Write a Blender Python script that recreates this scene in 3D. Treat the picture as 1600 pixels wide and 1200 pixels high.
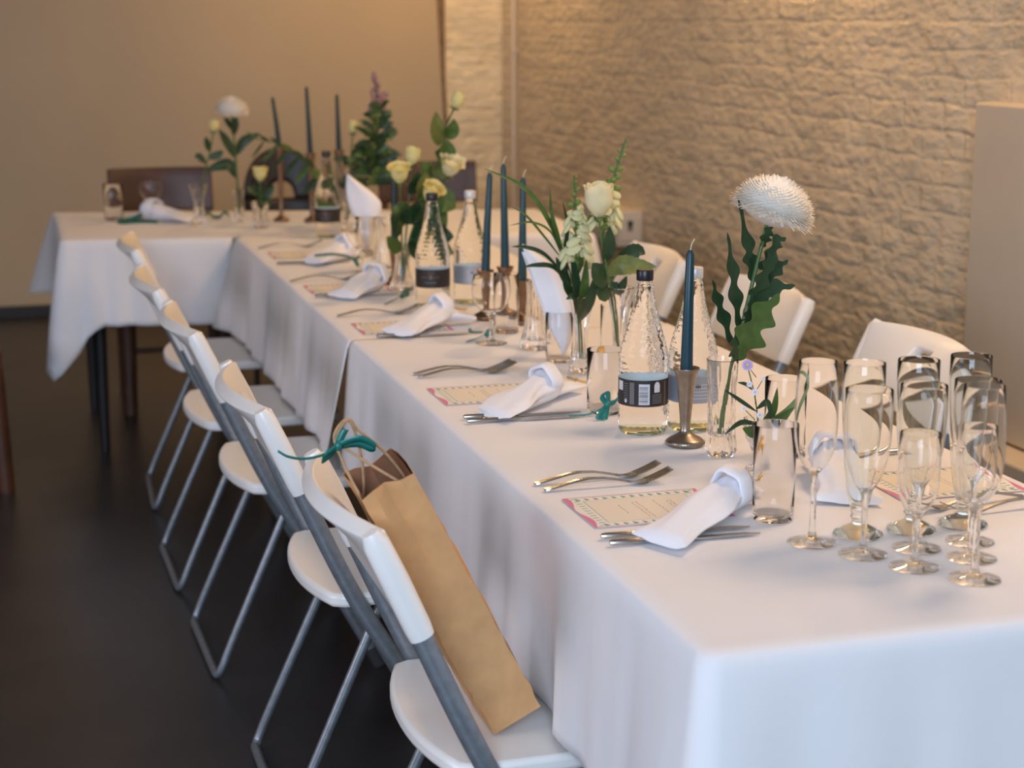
import bpy, math, random
from mathutils import Vector, Matrix

for o in list(bpy.data.objects):
    bpy.data.objects.remove(o, do_unlink=True)
scene = bpy.context.scene
COL = scene.collection
PI = math.pi
rnd = random.Random(11)

# ------------------------------------------------------------------ camera
cam_d = bpy.data.cameras.new('camera')
cam = bpy.data.objects.new('camera', cam_d)
COL.objects.link(cam)
scene.camera = cam
pitch, yaw, roll = 0.2067, 0.2834, -0.0012
F = Vector((math.sin(yaw) * math.cos(pitch), math.cos(yaw) * math.cos(pitch), -math.sin(pitch)))
R = Vector((math.cos(yaw), -math.sin(yaw), 0))
U = R.cross(F)
R2 = R * math.cos(roll) + U * math.sin(roll)
U2 = -R * math.sin(roll) + U * math.cos(roll)
rot = Matrix((R2, U2, -F)).transposed()
cam.matrix_world = Matrix.Translation((-0.726, -1.7114, 1.4478)) @ rot.to_4x4()
cam_d.sensor_width = 36
cam_d.lens = 2707.5 / 1600 * 36
cam_d.clip_start = 0.05
cam_d.dof.use_dof = True
cam_d.dof.focus_distance = 2.8
cam_d.dof.aperture_fstop = 4.4

# ------------------------------------------------------------------ world, lights, exposure
world = bpy.data.worlds.new('world')
scene.world = world
world.use_nodes = True
world.node_tree.nodes['Background'].inputs[0].default_value = (0.90, 0.93, 1.0, 1)
world.node_tree.nodes['Background'].inputs[1].default_value = 0.3


def area(name, loc, target, size, size_y, power, color, shape='RECTANGLE'):
    d = bpy.data.lights.new(name, 'AREA')
    d.shape = shape
    d.size = size
    d.size_y = size_y
    d.energy = power
    d.color = color
    o = bpy.data.objects.new(name, d)
    COL.objects.link(o)
    o.location = loc
    o.rotation_euler = (Vector(target) - Vector(loc)).to_track_quat('-Z', 'Y').to_euler()
    return o


DAY = (0.61, 0.77, 1.0)
WARM = (1.0, 0.61, 0.27)
SOFT = (1.0, 0.66, 0.40)
area('window_daylight', (-1.7, -3.5, 2.15), (0.1, 0.8, 0.7), 2.2, 1.6, 158, DAY)
area('fill_light_side', (-4.4, 0.4, 1.7), (0.0, 0.9, 0.7), 2.2, 1.4, 58, (0.93, 0.87, 0.98))  # added fill from the left to brighten the hanging cloth; no window there
area('ceiling_lamp_near', (1.45, 0.8, 2.8), (1.3, 0.8, 0), 0.9, 0.9, 30, SOFT, 'DISK')
area('ceiling_lamp_middle', (1.45, 3.3, 2.8), (1.3, 3.3, 0), 0.3, 0.3, 26, WARM, 'DISK')
area('ceiling_lamp_far', (1.35, 6.35, 2.8), (1.25, 6.35, 0), 0.3, 0.3, 23, WARM, 'DISK')

scene.view_settings.view_transform = 'Standard'
scene.view_settings.look = 'None'
scene.view_settings.exposure = 0.0
scene.view_settings.gamma = 1.0
scene.view_settings.use_curve_mapping = False
scene.cycles.max_bounces = 26
scene.cycles.transmission_bounces = 26
scene.cycles.transparent_max_bounces = 40
scene.cycles.glossy_bounces = 8
scene.cycles.diffuse_bounces = 4
scene.cycles.sample_clamp_indirect = 6.0
scene.cycles.blur_glossy = 0.5


# ------------------------------------------------------------------ materials
def principled(name, color, rough=0.5, metal=0.0, spec=0.5, **kw):
    m = bpy.data.materials.new(name)
    m.use_nodes = True
    b = m.node_tree.nodes['Principled BSDF']
    b.inputs['Base Color'].default_value = (*color, 1)
    b.inputs['Roughness'].default_value = rough
    b.inputs['Metallic'].default_value = metal
    b.inputs['Specular IOR Level'].default_value = spec
    for k, v in kw.items():
        b.inputs[k.replace('_', ' ')].default_value = v
    return m


def nodes(m):
    return m.node_tree.nodes, m.node_tree.links, m.node_tree.nodes['Principled BSDF']


def coords(m, scale=(1, 1, 1), rot=(0, 0, 0)):
    n, l, b = nodes(m)
    tc = n.new('ShaderNodeTexCoord')
    mp = n.new('ShaderNodeMapping')
    mp.inputs['Scale'].default_value = scale
    mp.inputs['Rotation'].default_value = rot
    l.new(tc.outputs['Object'], mp.inputs['Vector'])
    return mp.outputs['Vector']


def add_noise(m, scale, lo, hi, detail=3.0, vec=None):
    """multiply the base colour by noise between lo and hi"""
    n, l, b = nodes(m)
    t = n.new('ShaderNodeTexNoise')
    t.inputs['Scale'].default_value = scale
    t.inputs['Detail'].default_value = detail
    l.new(vec if vec else coords(m), t.inputs['Vector'])
    r = n.new('ShaderNodeMapRange')
    r.inputs['From Min'].default_value = 0.3
    r.inputs['From Max'].default_value = 0.7
    r.inputs['To Min'].default_value = lo
    r.inputs['To Max'].default_value = hi
    l.new(t.outputs['Fac'], r.inputs['Value'])
    mx = n.new('ShaderNodeMix')
    mx.data_type = 'RGBA'
    mx.blend_type = 'MULTIPLY'
    mx.inputs[0].default_value = 1
    mx.inputs[6].default_value = b.inputs['Base Color'].default_value
    l.new(r.outputs['Result'], mx.inputs[7])
    l.new(mx.outputs[2], b.inputs['Base Color'])
    return m


def add_bump(m, scale, strength, dist=0.002, detail=3.0, vec=None):
    n, l, b = nodes(m)
    t = n.new('ShaderNodeTexNoise')
    t.inputs['Scale'].default_value = scale
    t.inputs['Detail'].default_value = detail
    l.new(vec if vec else coords(m), t.inputs['Vector'])
    bp = n.new('ShaderNodeBump')
    bp.inputs['Strength'].default_value = strength
    bp.inputs['Distance'].default_value = dist
    l.new(t.outputs['Fac'], bp.inputs['Height'])
    if b.inputs['Normal'].links:
        l.new(b.inputs['Normal'].links[0].from_socket, bp.inputs['Normal'])
    l.new(bp.outputs['Normal'], b.inputs['Normal'])
    return m


def brick_material(name, color, rot):
    """thickly painted brickwork: shallow, uneven courses under lumpy gloss paint"""
    m = principled(name, color, 0.3, spec=0.65)
    n, l, b = nodes(m)
    v = coords(m, rot=rot)

    def noise(scale, detail, sx=1, sy=1):
        mp = n.new('ShaderNodeMapping')
        mp.inputs['Scale'].default_value = (sx, sy, 1)
        l.new(v, mp.inputs['Vector'])
        t = n.new('ShaderNodeTexNoise')
        t.inputs['Scale'].default_value = scale
        t.inputs['Detail'].default_value = detail
        l.new(mp.outputs[0], t.inputs['Vector'])
        return t
    nz = noise(5, 3)
    sub = n.new('ShaderNodeVectorMath')
    sub.operation = 'SUBTRACT'
    sub.inputs[1].default_value = (0.5, 0.5, 0.5)
    l.new(nz.outputs['Color'], sub.inputs[0])
    sc = n.new('ShaderNodeVectorMath')
    sc.operation = 'SCALE'
    sc.inputs['Scale'].default_value = 0.045
    l.new(sub.outputs[0], sc.inputs[0])
    ad = n.new('ShaderNodeVectorMath')
    l.new(v, ad.inputs[0])
    l.new(sc.outputs[0], ad.inputs[1])
    bk = n.new('ShaderNodeTexBrick')
    for k, q in (('Scale', 1), ('Brick Width', 0.225), ('Row Height', 0.076), ('Mortar Size', 0.012), ('Mortar Smooth', 1.0)):
        bk.inputs[k].default_value = q
    bk.inputs['Color1'].default_value = (1, 1, 1, 1)
    bk.inputs['Color2'].default_value = (0.2, 0.2, 0.2, 1)
    bk.inputs['Mortar'].default_value = (0, 0, 0, 1)
    l.new(ad.outputs[0], bk.inputs['Vector'])
    # the depth of the courses fades in and out across the wall
    fade = noise(2.3, 2)
    mul = n.new('ShaderNodeMath')
    mul.operation = 'MULTIPLY'
    l.new(bk.outputs['Color'], mul.inputs[0])
    l.new(fade.outputs['Fac'], mul.inputs[1])
    prev = None
    for src, dist, st in ((mul.outputs[0], 0.010, 0.6), (noise(10, 2, 0.9, 1.2).outputs['Fac'], 0.022, 0.6), (noise(25, 2, 0.75, 1.3).outputs['Fac'], 0.013, 0.75)):
        bp = n.new('ShaderNodeBump')
        bp.inputs['Strength'].default_value = st
        bp.inputs['Distance'].default_value = dist
        l.new(src, bp.inputs['Height'])
        if prev:
            l.new(prev.outputs['Normal'], bp.inputs['Normal'])
        prev = bp
    l.new(prev.outputs['Normal'], b.inputs['Normal'])
    add_noise(m, 4, 0.9, 1.08, 3, v)
    return m


def glass_material(name, tint=(1.0, 1.0, 1.0), ior=1.45, clear=0.45, rough=0.0):
    m = bpy.data.materials.new(name)
    m.use_nodes = True
    n, l = m.node_tree.nodes, m.node_tree.links
    n.remove(n['Principled BSDF'])
    out = n['Material Output']
    g = n.new('ShaderNodeBsdfGlass')
    g.inputs['Color'].default_value = (*tint, 1)
    g.inputs['IOR'].default_value = ior
    g.inputs['Roughness'].default_value = rough
    t = n.new('ShaderNodeBsdfTransparent')
    t.inputs['Color'].default_value = (*tint, 1)
    x = n.new('ShaderNodeMixShader')
    x.inputs[0].default_value = clear
    l.new(g.outputs[0], x.inputs[1])
    l.new(t.outputs[0], x.inputs[2])
    l.new(x.outputs[0], out.inputs['Surface'])
    return m


M = {}
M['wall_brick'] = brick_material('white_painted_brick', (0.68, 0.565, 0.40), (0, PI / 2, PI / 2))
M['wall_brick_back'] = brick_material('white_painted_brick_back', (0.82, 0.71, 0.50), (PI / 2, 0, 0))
M['plaster'] = add_bump(add_noise(principled('cream_plaster', (0.54, 0.43, 0.285), 0.6), 1.3, 0.93, 1.05), 30, 0.15, 0.002)
M['wall_plain'] = add_noise(principled('smooth_wall_paint', (0.60, 0.51, 0.39), 0.55), 3, 0.94, 1.05)
M['floor'] = add_bump(add_noise(principled('dark_painted_floor', (0.030, 0.027, 0.027), 0.34, spec=0.45), 2.5, 0.75, 1.25), 18, 0.08, 0.001)
M['ceiling'] = add_noise(principled('ceiling_paint', (0.48, 0.45, 0.41), 0.8), 2, 0.95, 1.05)
M['dark_trim'] = principled('dark_trim_paint', (0.02, 0.018, 0.018), 0.5)
M['recess'] = add_noise(principled('brown_raw_edge', (0.22, 0.15, 0.09), 0.8), 40, 0.6, 1.2)
M['pipe'] = principled('cream_painted_pipe', (0.66, 0.56, 0.44), 0.4)
M['box_paint'] = principled('off_white_plastic_trunking', (0.62, 0.57, 0.5), 0.4)
M['cloth'] = add_bump(add_bump(principled('white_cotton_cloth', (0.80, 0.79, 0.80), 0.85, spec=0.2, Sheen_Weight=0.15), 7, 0.4, 0.008, 3), 900, 0.12, 0.0004)
M['napkin'] = add_bump(principled('white_cotton_napkin', (0.84, 0.84, 0.88), 0.85, spec=0.2), 60, 0.3, 0.003)
M['chair_white'] = principled('white_plastic', (0.86, 0.84, 0.80), 0.3)
M['steel'] = add_noise(principled('grey_lacquered_steel', (0.25, 0.275, 0.30), 0.36, 0.55), 60, 0.85, 1.12)
M['rubber'] = principled('dark_rubber_foot', (0.03, 0.03, 0.03), 0.7)
M['slot'] = principled('dark_slot', (0.16, 0.15, 0.14), 0.6)
M['kraft'] = add_bump(add_noise(principled('brown_kraft_paper', (0.60, 0.33, 0.145), 0.75, spec=0.25), 25, 0.9, 1.08), 11, 0.9, 0.010)
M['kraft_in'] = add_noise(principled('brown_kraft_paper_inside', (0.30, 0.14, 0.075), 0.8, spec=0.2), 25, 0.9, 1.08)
M['twine'] = add_noise(principled('twisted_paper_cord', (0.50, 0.31, 0.16), 0.75), 90, 0.8, 1.15)
M['ribbon'] = principled('teal_satin_ribbon', (0.004, 0.17, 0.145), 0.33, spec=0.6)
M['ribbon_dark'] = principled('green_satin_ribbon', (0.006, 0.11, 0.075), 0.35, spec=0.6)
M['cutlery'] = add_noise(principled('polished_stainless_steel', (0.47, 0.46, 0.45), 0.22, 1.0), 80, 0.9, 1.08)
M['pewter'] = add_noise(principled('brushed_pewter', (0.33, 0.28, 0.23), 0.34, 1.0), 60, 0.82, 1.15)
M['bronze'] = add_noise(principled('aged_bronze', (0.26, 0.16, 0.10), 0.4, 0.9), 40, 0.8, 1.15)
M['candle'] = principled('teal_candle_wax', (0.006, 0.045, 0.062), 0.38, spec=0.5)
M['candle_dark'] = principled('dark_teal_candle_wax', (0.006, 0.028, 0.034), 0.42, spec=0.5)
M['wick'] = principled('waxed_cotton_wick', (0.75, 0.66, 0.5), 0.8)
M['glass'] = glass_material('clear_drinking_glass', (1.0, 1.0, 1.0), ior=1.3, clear=0.0)
M['glass_green'] = glass_material('pale_green_thick_glass', (0.985, 0.997, 0.992), ior=1.42, clear=0.0)
M['crystal'] = glass_material('cut_crystal', (1.0, 1.0, 1.0), ior=1.42, clear=0.0)
M['bottle'] = glass_material('dimpled_bottle_glass_with_water', (0.995, 0.998, 0.995), ior=1.24, clear=0.0)
M['bottle_base'] = glass_material('green_tinted_bottle_base', (0.86, 0.92, 0.80), ior=1.24, clear=0.0)
M['cap_black'] = principled('black_screw_cap', (0.012, 0.010, 0.016), 0.35)
M['cap_silver'] = principled('pale_silver_screw_cap', (0.62, 0.62, 0.62), 0.35, 0.2)
M['label_black'] = principled('black_bottle_label', (0.014, 0.012, 0.014), 0.5)
M['label_silver'] = principled('silver_blue_bottle_label', (0.36, 0.38, 0.43), 0.4, 0.2)
M['label_back'] = principled('pale_blue_label_inside', (0.62, 0.72, 0.76), 0.6)
M['label_print'] = principled('pale_label_print', (0.60, 0.60, 0.64), 0.6)
M['label_grey'] = principled('grey_label_print', (0.13, 0.125, 0.12), 0.6)
M['label_brown'] = principled('copper_label_print', (0.13, 0.06, 0.035), 0.6)
M['card'] = principled('cream_card', (0.78, 0.72, 0.62), 0.7)
M['card_edge'] = principled('white_card_margin', (0.83, 0.80, 0.75), 0.7)
M['pink'] = principled('pink_watercolour', (0.68, 0.20, 0.36), 0.7)
M['teal_print'] = principled('teal_watercolour', (0.03, 0.34, 0.28), 0.7)
M['blue_print'] = principled('blue_watercolour', (0.18, 0.34, 0.46), 0.7)
M['ink'] = principled('brown_ink', (0.22, 0.13, 0.09), 0.7)
M['ink_red'] = principled('orange_ink', (0.70, 0.25, 0.08), 0.7)
M['gold'] = principled('gold_thread', (0.75, 0.50, 0.18), 0.45, 0.5)
M['leaf'] = add_noise(principled('dark_green_leaf', (0.016, 0.048, 0.017), 0.42, spec=0.45), 60, 0.75, 1.3)
M['leaf_mid'] = add_noise(principled('mid_green_leaf', (0.055, 0.115, 0.022), 0.45), 60, 0.75, 1.25)
M['leaf_light'] = add_noise(principled('olive_green_leaf', (0.13, 0.16, 0.035), 0.5), 50, 0.75, 1.25)
M['leaf_pale'] = principled('pale_green_leaf', (0.20, 0.30, 0.12), 0.5)
M['stem'] = principled('green_stem', (0.075, 0.13, 0.030), 0.5)
M['bud'] = principled('green_bud', (0.15, 0.24, 0.045), 0.55)
M['petal_lilac'] = principled('lilac_petal', (0.40, 0.32, 0.62), 0.6)
M['petal_pale_lilac'] = principled('pale_lilac_petal', (0.72, 0.70, 0.84), 0.6)
M['mauve'] = principled('dusty_mauve_flower', (0.32, 0.19, 0.20), 0.7)
M['yellow_eye'] = principled('yellow_flower_centre', (0.75, 0.50, 0.06), 0.6)
M['wood'] = add_noise(principled('dark_reddish_wood', (0.070, 0.026, 0.013), 0.4), 8, 0.7, 1.25)
M['wood_mid'] = add_noise(principled('brown_wood', (0.09, 0.035, 0.017), 0.4), 8, 0.7, 1.25)
M['black_leg'] = principled('black_painted_leg', (0.012, 0.011, 0.012), 0.45)
M['black_plastic'] = principled('black_moulded_plastic', (0.018, 0.016, 0.018), 0.4)
M['table_top'] = principled('pale_table_board', (0.62, 0.59, 0.56), 0.6)


# ------------------------------------------------------------------ mesh helpers
def petal_material(name, color, trans=0.35):
    m = bpy.data.materials.new(name)
    m.use_nodes = True
    n, l = m.node_tree.nodes, m.node_tree.links
    n.remove(n['Principled BSDF'])
    d = n.new('ShaderNodeBsdfDiffuse')
    t = n.new('ShaderNodeBsdfTranslucent')
    x = n.new('ShaderNodeMixShader')
    x.inputs[0].default_value = trans
    for q in (d, t):
        q.inputs['Color'].default_value = (*color, 1)
    l.new(d.outputs[0], x.inputs[1])
    l.new(t.outputs[0], x.inputs[2])
    l.new(x.outputs[0], n['Material Output'].inputs['Surface'])
    return m


for _k, _n, _c, _t in (('petal_white', 'white_petal', (0.96, 0.94, 0.89), .5), ('petal_cream', 'cream_rose_petal', (0.90, 0.85, 0.58), .35),
                       ('petal_yellow', 'pale_yellow_rose_petal', (0.86, 0.78, 0.36), .3), ('petal_snap', 'white_yellow_snapdragon_petal', (0.84, 0.82, 0.50), .3)):
    M[_k] = petal_material(_n, _c, _t)


class MB:
    def __init__(s):
        s.v, s.f, s.m, s.mats = [], [], [], []

    def mi(s, mat):
        mat = M[mat] if isinstance(mat, str) else mat
        if mat not in s.mats:
            s.mats.append(mat)
        return s.mats.index(mat)

    def add(s, vs, fs, mat):
        k = s.mi(mat)
        b = len(s.v)
        s.v += [tuple(x) for x in vs]
        for f in fs:
            s.f.append(tuple(i + b for i in f))
            s.m.append(k)

    def box(s, lo, hi, mat, rot=None, org=None):
        x0, y0, z0 = lo
        x1, y1, z1 = hi
        vs = [(x0, y0, z0), (x1, y0, z0), (x1, y1, z0), (x0, y1, z0), (x0, y0, z1), (x1, y0, z1), (x1, y1, z1), (x0, y1, z1)]
        if rot is not None:
            o = Vector(org or (0, 0, 0))
            vs = [o + rot @ (Vector(q) - o) for q in vs]
        s.add(vs, [(0, 3, 2, 1), (4, 5, 6, 7), (0, 1, 5, 4), (1, 2, 6, 5), (2, 3, 7, 6), (3, 0, 4, 7)], mat)

    def prism(s, poly, z0, z1, mat):
        n = len(poly)
        vs = [(x, y, z0) for x, y in poly] + [(x, y, z1) for x, y in poly]
        fs = [tuple(reversed(range(n))), tuple(range(n, 2 * n))]
        fs += [(i, (i + 1) % n, n + (i + 1) % n, n + i) for i in range(n)]
        s.add(vs, fs, mat)

    def lathe(s, prof, mat, n=32, org=(0, 0, 0), mod=None):
        """prof: list of (r, z); r == 0 at either end closes the shape"""
        vs, rows = [], []
        for r, z in prof:
            if r <= 1e-7:
                rows.append([len(vs)])
                vs.append((org[0], org[1], org[2] + z))
            else:
                row = []
                for i in range(n):
                    a = 2 * PI * i / n
                    q = r if mod is None else mod(r, z, a)
                    row.append(len(vs))
                    vs.append((org[0] + q * math.cos(a), org[1] + q * math.sin(a), org[2] + z))
                rows.append(row)
        fs = []
        for A, B in zip(rows, rows[1:]):
            if len(A) == 1 and len(B) == 1:
                continue
            for i in range(n):
                j = (i + 1) % n
                if len(A) == 1:
                    fs.append((A[0], B[j], B[i]))
                elif len(B) == 1:
                    fs.append((A[i], A[j], B[0]))
                else:
                    fs.append((A[i], A[j], B[j], B[i]))
        s.add(vs, fs, mat)

    def tube(s, pts, rad, mat, n=10, flat=None, up=None):
        """sweep along pts; rad a number or list; flat = (a, b) multiplies the two section axes"""
        pts = [Vector(q) for q in pts]
        rs = rad if isinstance(rad, (list, tuple)) else [rad] * len(pts)
        t0 = (pts[1] - pts[0]).normalized()
        ref = Vector(up) if up else (Vector((0, 0, 1)) if abs(t0.z) < 0.9 else Vector((1, 0, 0)))
        nrm = (ref - t0 * ref.dot(t0)).normalized()
        vs = []
        fa, fb = flat or (1, 1)
        for i, q in enumerate(pts):
            if i == 0:
                t = t0
            elif i == len(pts) - 1:
                t = (pts[i] - pts[i - 1]).normalized()
            else:
                t = ((pts[i + 1] - pts[i]).normalized() + (pts[i] - pts[i - 1]).normalized())
                t = t.normalized() if t.length > 1e-6 else (pts[i + 1] - pts[i]).normalized()
            nrm = nrm - t * nrm.dot(t)
            nrm = nrm.normalized() if nrm.length > 1e-6 else t.orthogonal().normalized()
            bi = t.cross(nrm)
            for k in range(n):
                a = 2 * PI * k / n
                vs.append(q + nrm * (math.cos(a) * rs[i] * fa) + bi * (math.sin(a) * rs[i] * fb))
        fs = []
        for i in range(len(pts) - 1):
            for k in range(n):
                j = (k + 1) % n
                fs.append((i * n + k, i * n + j, (i + 1) * n + j, (i + 1) * n + k))
        fs.append(tuple(reversed(range(n))))
        fs.append(tuple(range((len(pts) - 1) * n, len(pts) * n)))
        s.add(vs, fs, mat)

    def blob(s, c, r, mat, sc=(1, 1, 1), n=10, rings=6, rot=None):
        vs, prof = [], []
        for i in range(rings + 1):
            a = -PI / 2 + PI * i / rings
            prof.append((math.cos(a), math.sin(a)))
        b = MB()
        b.lathe([(0 if i in (0, rings) else p[0], p[1]) for i, p in enumerate(prof)], mat, n)
        out = []
        for q in b.v:
            w = Vector((q[0] * r * sc[0], q[1] * r * sc[1], q[2] * r * sc[2]))
            if rot is not None:
                w = rot @ w
            out.append(Vector(c) + w)
        s.add(out, b.f, mat)

    def grid(s, fn, nu, nv, mat, skip=None):
        vs = [fn(i / nu, j / nv) for j in range(nv + 1) for i in range(nu + 1)]
        fs = []
        for j in range(nv):
            for i in range(nu):
                if skip and skip(i, j):
                    continue
                a = j * (nu + 1) + i
                fs.append((a, a + 1, a + nu + 2, a + nu + 1))
        s.add(vs, fs, mat)

    def build(s, name, parent=None, smooth=True, angle=40, bevel=0, solid=0, off=0, subsurf=0):
        me = bpy.data.meshes.new(name)
        me.from_pydata(s.v, [], s.f)
        for m in s.mats:
            me.materials.append(m)
        for p, k in zip(me.polygons, s.m):
            p.material_index = k
            p.use_smooth = smooth
        me.update()
        if smooth and angle:
            me.set_sharp_from_angle(angle=math.radians(angle))
        o = bpy.data.objects.new(name, me)
        COL.objects.link(o)
        if solid:
            md = o.modifiers.new('thickness', 'SOLIDIFY')
            md.thickness = solid
            md.offset = off
        if bevel:
            md = o.modifiers.new('bevel', 'BEVEL')
            md.width = bevel
            md.segments = 3
            md.limit_method = 'ANGLE'
            md.angle_limit = math.radians(40)
        if subsurf:
            md = o.modifiers.new('subdivision', 'SUBSURF')
            md.levels = subsurf
            md.render_levels = subsurf
        if parent:
            o.parent = parent
        return o


def tag(o, label=None, cat=None, group=None, kind=None):
    if label:
        o['label'] = label
    if cat:
        o['category'] = cat
    if group:
        o['group'] = group
    if kind:
        o['kind'] = kind
    return o


def thing(name, label, cat, loc=(0, 0, 0), rotz=0, group=None):
    o = bpy.data.objects.new(name, None)
    o.empty_display_size = 0.05
    COL.objects.link(o)
    o.location = loc
    o.rotation_euler = (0, 0, rotz)
    return tag(o, label, cat, group)


def dup(root, loc, rotz=0.0, label=None, group=None, scale=None):
    r = root.copy()
    COL.objects.link(r)
    r.location = loc
    r.rotation_euler = (0, 0, rotz)
    if scale:
        r.scale = scale
    if label:
        r['label'] = label
    if group:
        r['group'] = group
    for ch in list(root.children):
        c = ch.copy()
        COL.objects.link(c)
        c.parent = r
        for g in list(ch.children):
            d = g.copy()
            COL.objects.link(d)
            d.parent = c
    return r


def struct(mb, name, **kw):
    o = mb.build(name, **kw)
    o['kind'] = 'structure'
    return o


def lerp(a, b, t):
    return a + (b - a) * t


def spline(pts, n):
    """Catmull-Rom through pts, n samples per span"""
    P = [Vector(q) for q in pts]
    P = [P[0] * 2 - P[1]] + P + [P[-1] * 2 - P[-2]]
    out = []
    for i in range(1, len(P) - 2):
        for k in range(n):
            t = k / n
            a, b, c, d = P[i - 1], P[i], P[i + 1], P[i + 2]
            out.append(0.5 * ((2 * b) + (c - a) * t + (2 * a - 5 * b + 4 * c - d) * t * t + (3 * b - a - 3 * c + d) * t ** 3))
    out.append(P[-2])
    return out


# ------------------------------------------------------------------ room
XW, YB, H = 1.83, 7.25, 2.95
b = MB(); b.box((-4.6, -5.2, -0.1), (XW + 0.2, YB + 0.2, 0), 'floor'); struct(b, 'floor', smooth=False)
b = MB(); b.box((-4.6, -5.2, H), (XW + 0.2, YB + 0.2, H + 0.1), 'ceiling'); struct(b, 'ceiling', smooth=False)
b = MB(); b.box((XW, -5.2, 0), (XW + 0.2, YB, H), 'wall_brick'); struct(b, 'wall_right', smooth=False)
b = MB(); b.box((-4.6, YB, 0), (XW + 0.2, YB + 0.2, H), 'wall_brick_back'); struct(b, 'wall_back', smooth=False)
b = MB(); b.box((-4.8, -5.2, 0), (-4.6, YB + 0.2, H), 'ceiling'); struct(b, 'wall_left', smooth=False)
# smooth plastered skin over the back wall; its right-hand edge leans slightly
b = MB()
zt = H
ex0, ex1 = 1.545, 1.455
vs = [(-4.6, YB - 0.05, 0), (ex0, YB - 0.05, 0), (ex1 - 0.06, YB - 0.05, zt), (-4.6, YB - 0.05, zt),
      (-4.6, YB - 0.002, 0), (ex0, YB - 0.002, 0), (ex1 - 0.06, YB - 0.002, zt), (-4.6, YB - 0.002, zt)]
b.add(vs, [(0, 1, 2, 3), (1, 5, 6, 2), (3, 2, 6, 7), (0, 4, 5, 1), (0, 3, 7, 4), (4, 7, 6, 5)], 'plaster')
struct(b, 'trim_1', smooth=False)
# raw brown edge strip beside it, with a toothed surface
b = MB()
n = 46
for k in range(n):
    z0, z1 = H * k / n, H * (k + 0.8) / n
    xa = lerp(ex0, ex1 - 0.06, (k + 0.4) / n) + 0.006
    b.box((xa, YB - 0.03, z0), (max(xa + 0.02, 1.514), YB - 0.003, z1 + 0.014), 'recess')
struct(b, 'trim_2', smooth=False)
b = MB(); b.box((-4.6, YB - 0.075, 0), (XW - 0.3, YB - 0.052, 0.055), 'dark_trim'); struct(b, 'baseboard_back', smooth=False)
# boarded panel on the brick wall with a ledge on top and a low step at its foot
b = MB(); b.box((XW - 0.075, -1.5, 0.36), (XW - 0.001, 2.41, 1.235), 'wall_plain'); struct(b, 'trim_3', bevel=0.008)
b = MB(); b.box((XW - 0.17, -1.5, 0.0), (XW - 0.001, 2.2, 0.355), 'wall_plain'); struct(b, 'trim_4', bevel=0.008)

pp = thing('wall_pipe', 'thin cream painted pipe running up the brick wall at the room corner', 'pipe', (XW - 0.028, 6.93, 0))
b = MB(); b.tube([(0, 0, 0), (0, 0, 1.5), (0, 0, H)], 0.0155, 'pipe', 14); b.build('pipe_tube', pp)
b = MB()
for z in (0.4, 1.3, 2.2):
    b.tube([(0, 0, z - 0.012), (0, 0, z + 0.012)], 0.019, 'pipe', 14)
    b.box((0.0, -0.006, z - 0.01), (0.027, 0.006, z + 0.01), 'pipe')
b.build('pipe_clip', pp)

sb = thing('socket_box', 'pale boxed-in trunking on the brick wall with a socket in its near end', 'socket box', (XW - 0.06, 5.1, 0.52))
b = MB(); b.box((-0.055, 0, 0), (0.059, 0.62, 0.145), 'box_paint'); b.build('casing', sb, bevel=0.006)
b = MB(); b.box((-0.042, -0.006, 0.022), (0.046, -0.0005, 0.125), 'box_paint'); pl = b.build('face_plate', sb, bevel=0.003)
b = MB(); b.box((-0.008, -0.009, 0.065), (0.012, -0.0065, 0.10), 'slot'); b.tube([(0.002, -0.009, 0.098), (0.002, -0.0064, 0.098)], 0.013, 'slot', 12); b.build('keyhole', pl)


# ------------------------------------------------------------------ tables and cloths
def table(name, label, poly, legs, legmat, legtop=0.022, legbot=0.014):
    t = thing(name, label, 'table', (0, 0, 0))
    b = MB(); b.prism(poly, 0.705, 0.735, 'table_top'); b.build('table_top', t, bevel=0.004)
    for x, y in legs:
        b = MB()
        b.tube([(x, y, 0.0), (x, y, 0.4), (x, y, 0.704)], [legbot, lerp(legbot, legtop, .55), legtop], legmat, 12)
        b.build('leg', t)
    return t


def fold(s, seed):
    q = random.Random(seed)
    v = 0
    for w, a in ((0.62, 0.5), (0.31, 0.8), (0.19, 0.9), (0.123, 0.55), (0.083, 0.3)):
        ph = q.uniform(0, 6.28)
        v += a * math.sin(2 * PI * s / w + ph + 0.8 * math.sin(2 * PI * s / (w * 2.7) + ph * 1.7))
    return v / 1.7


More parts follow.
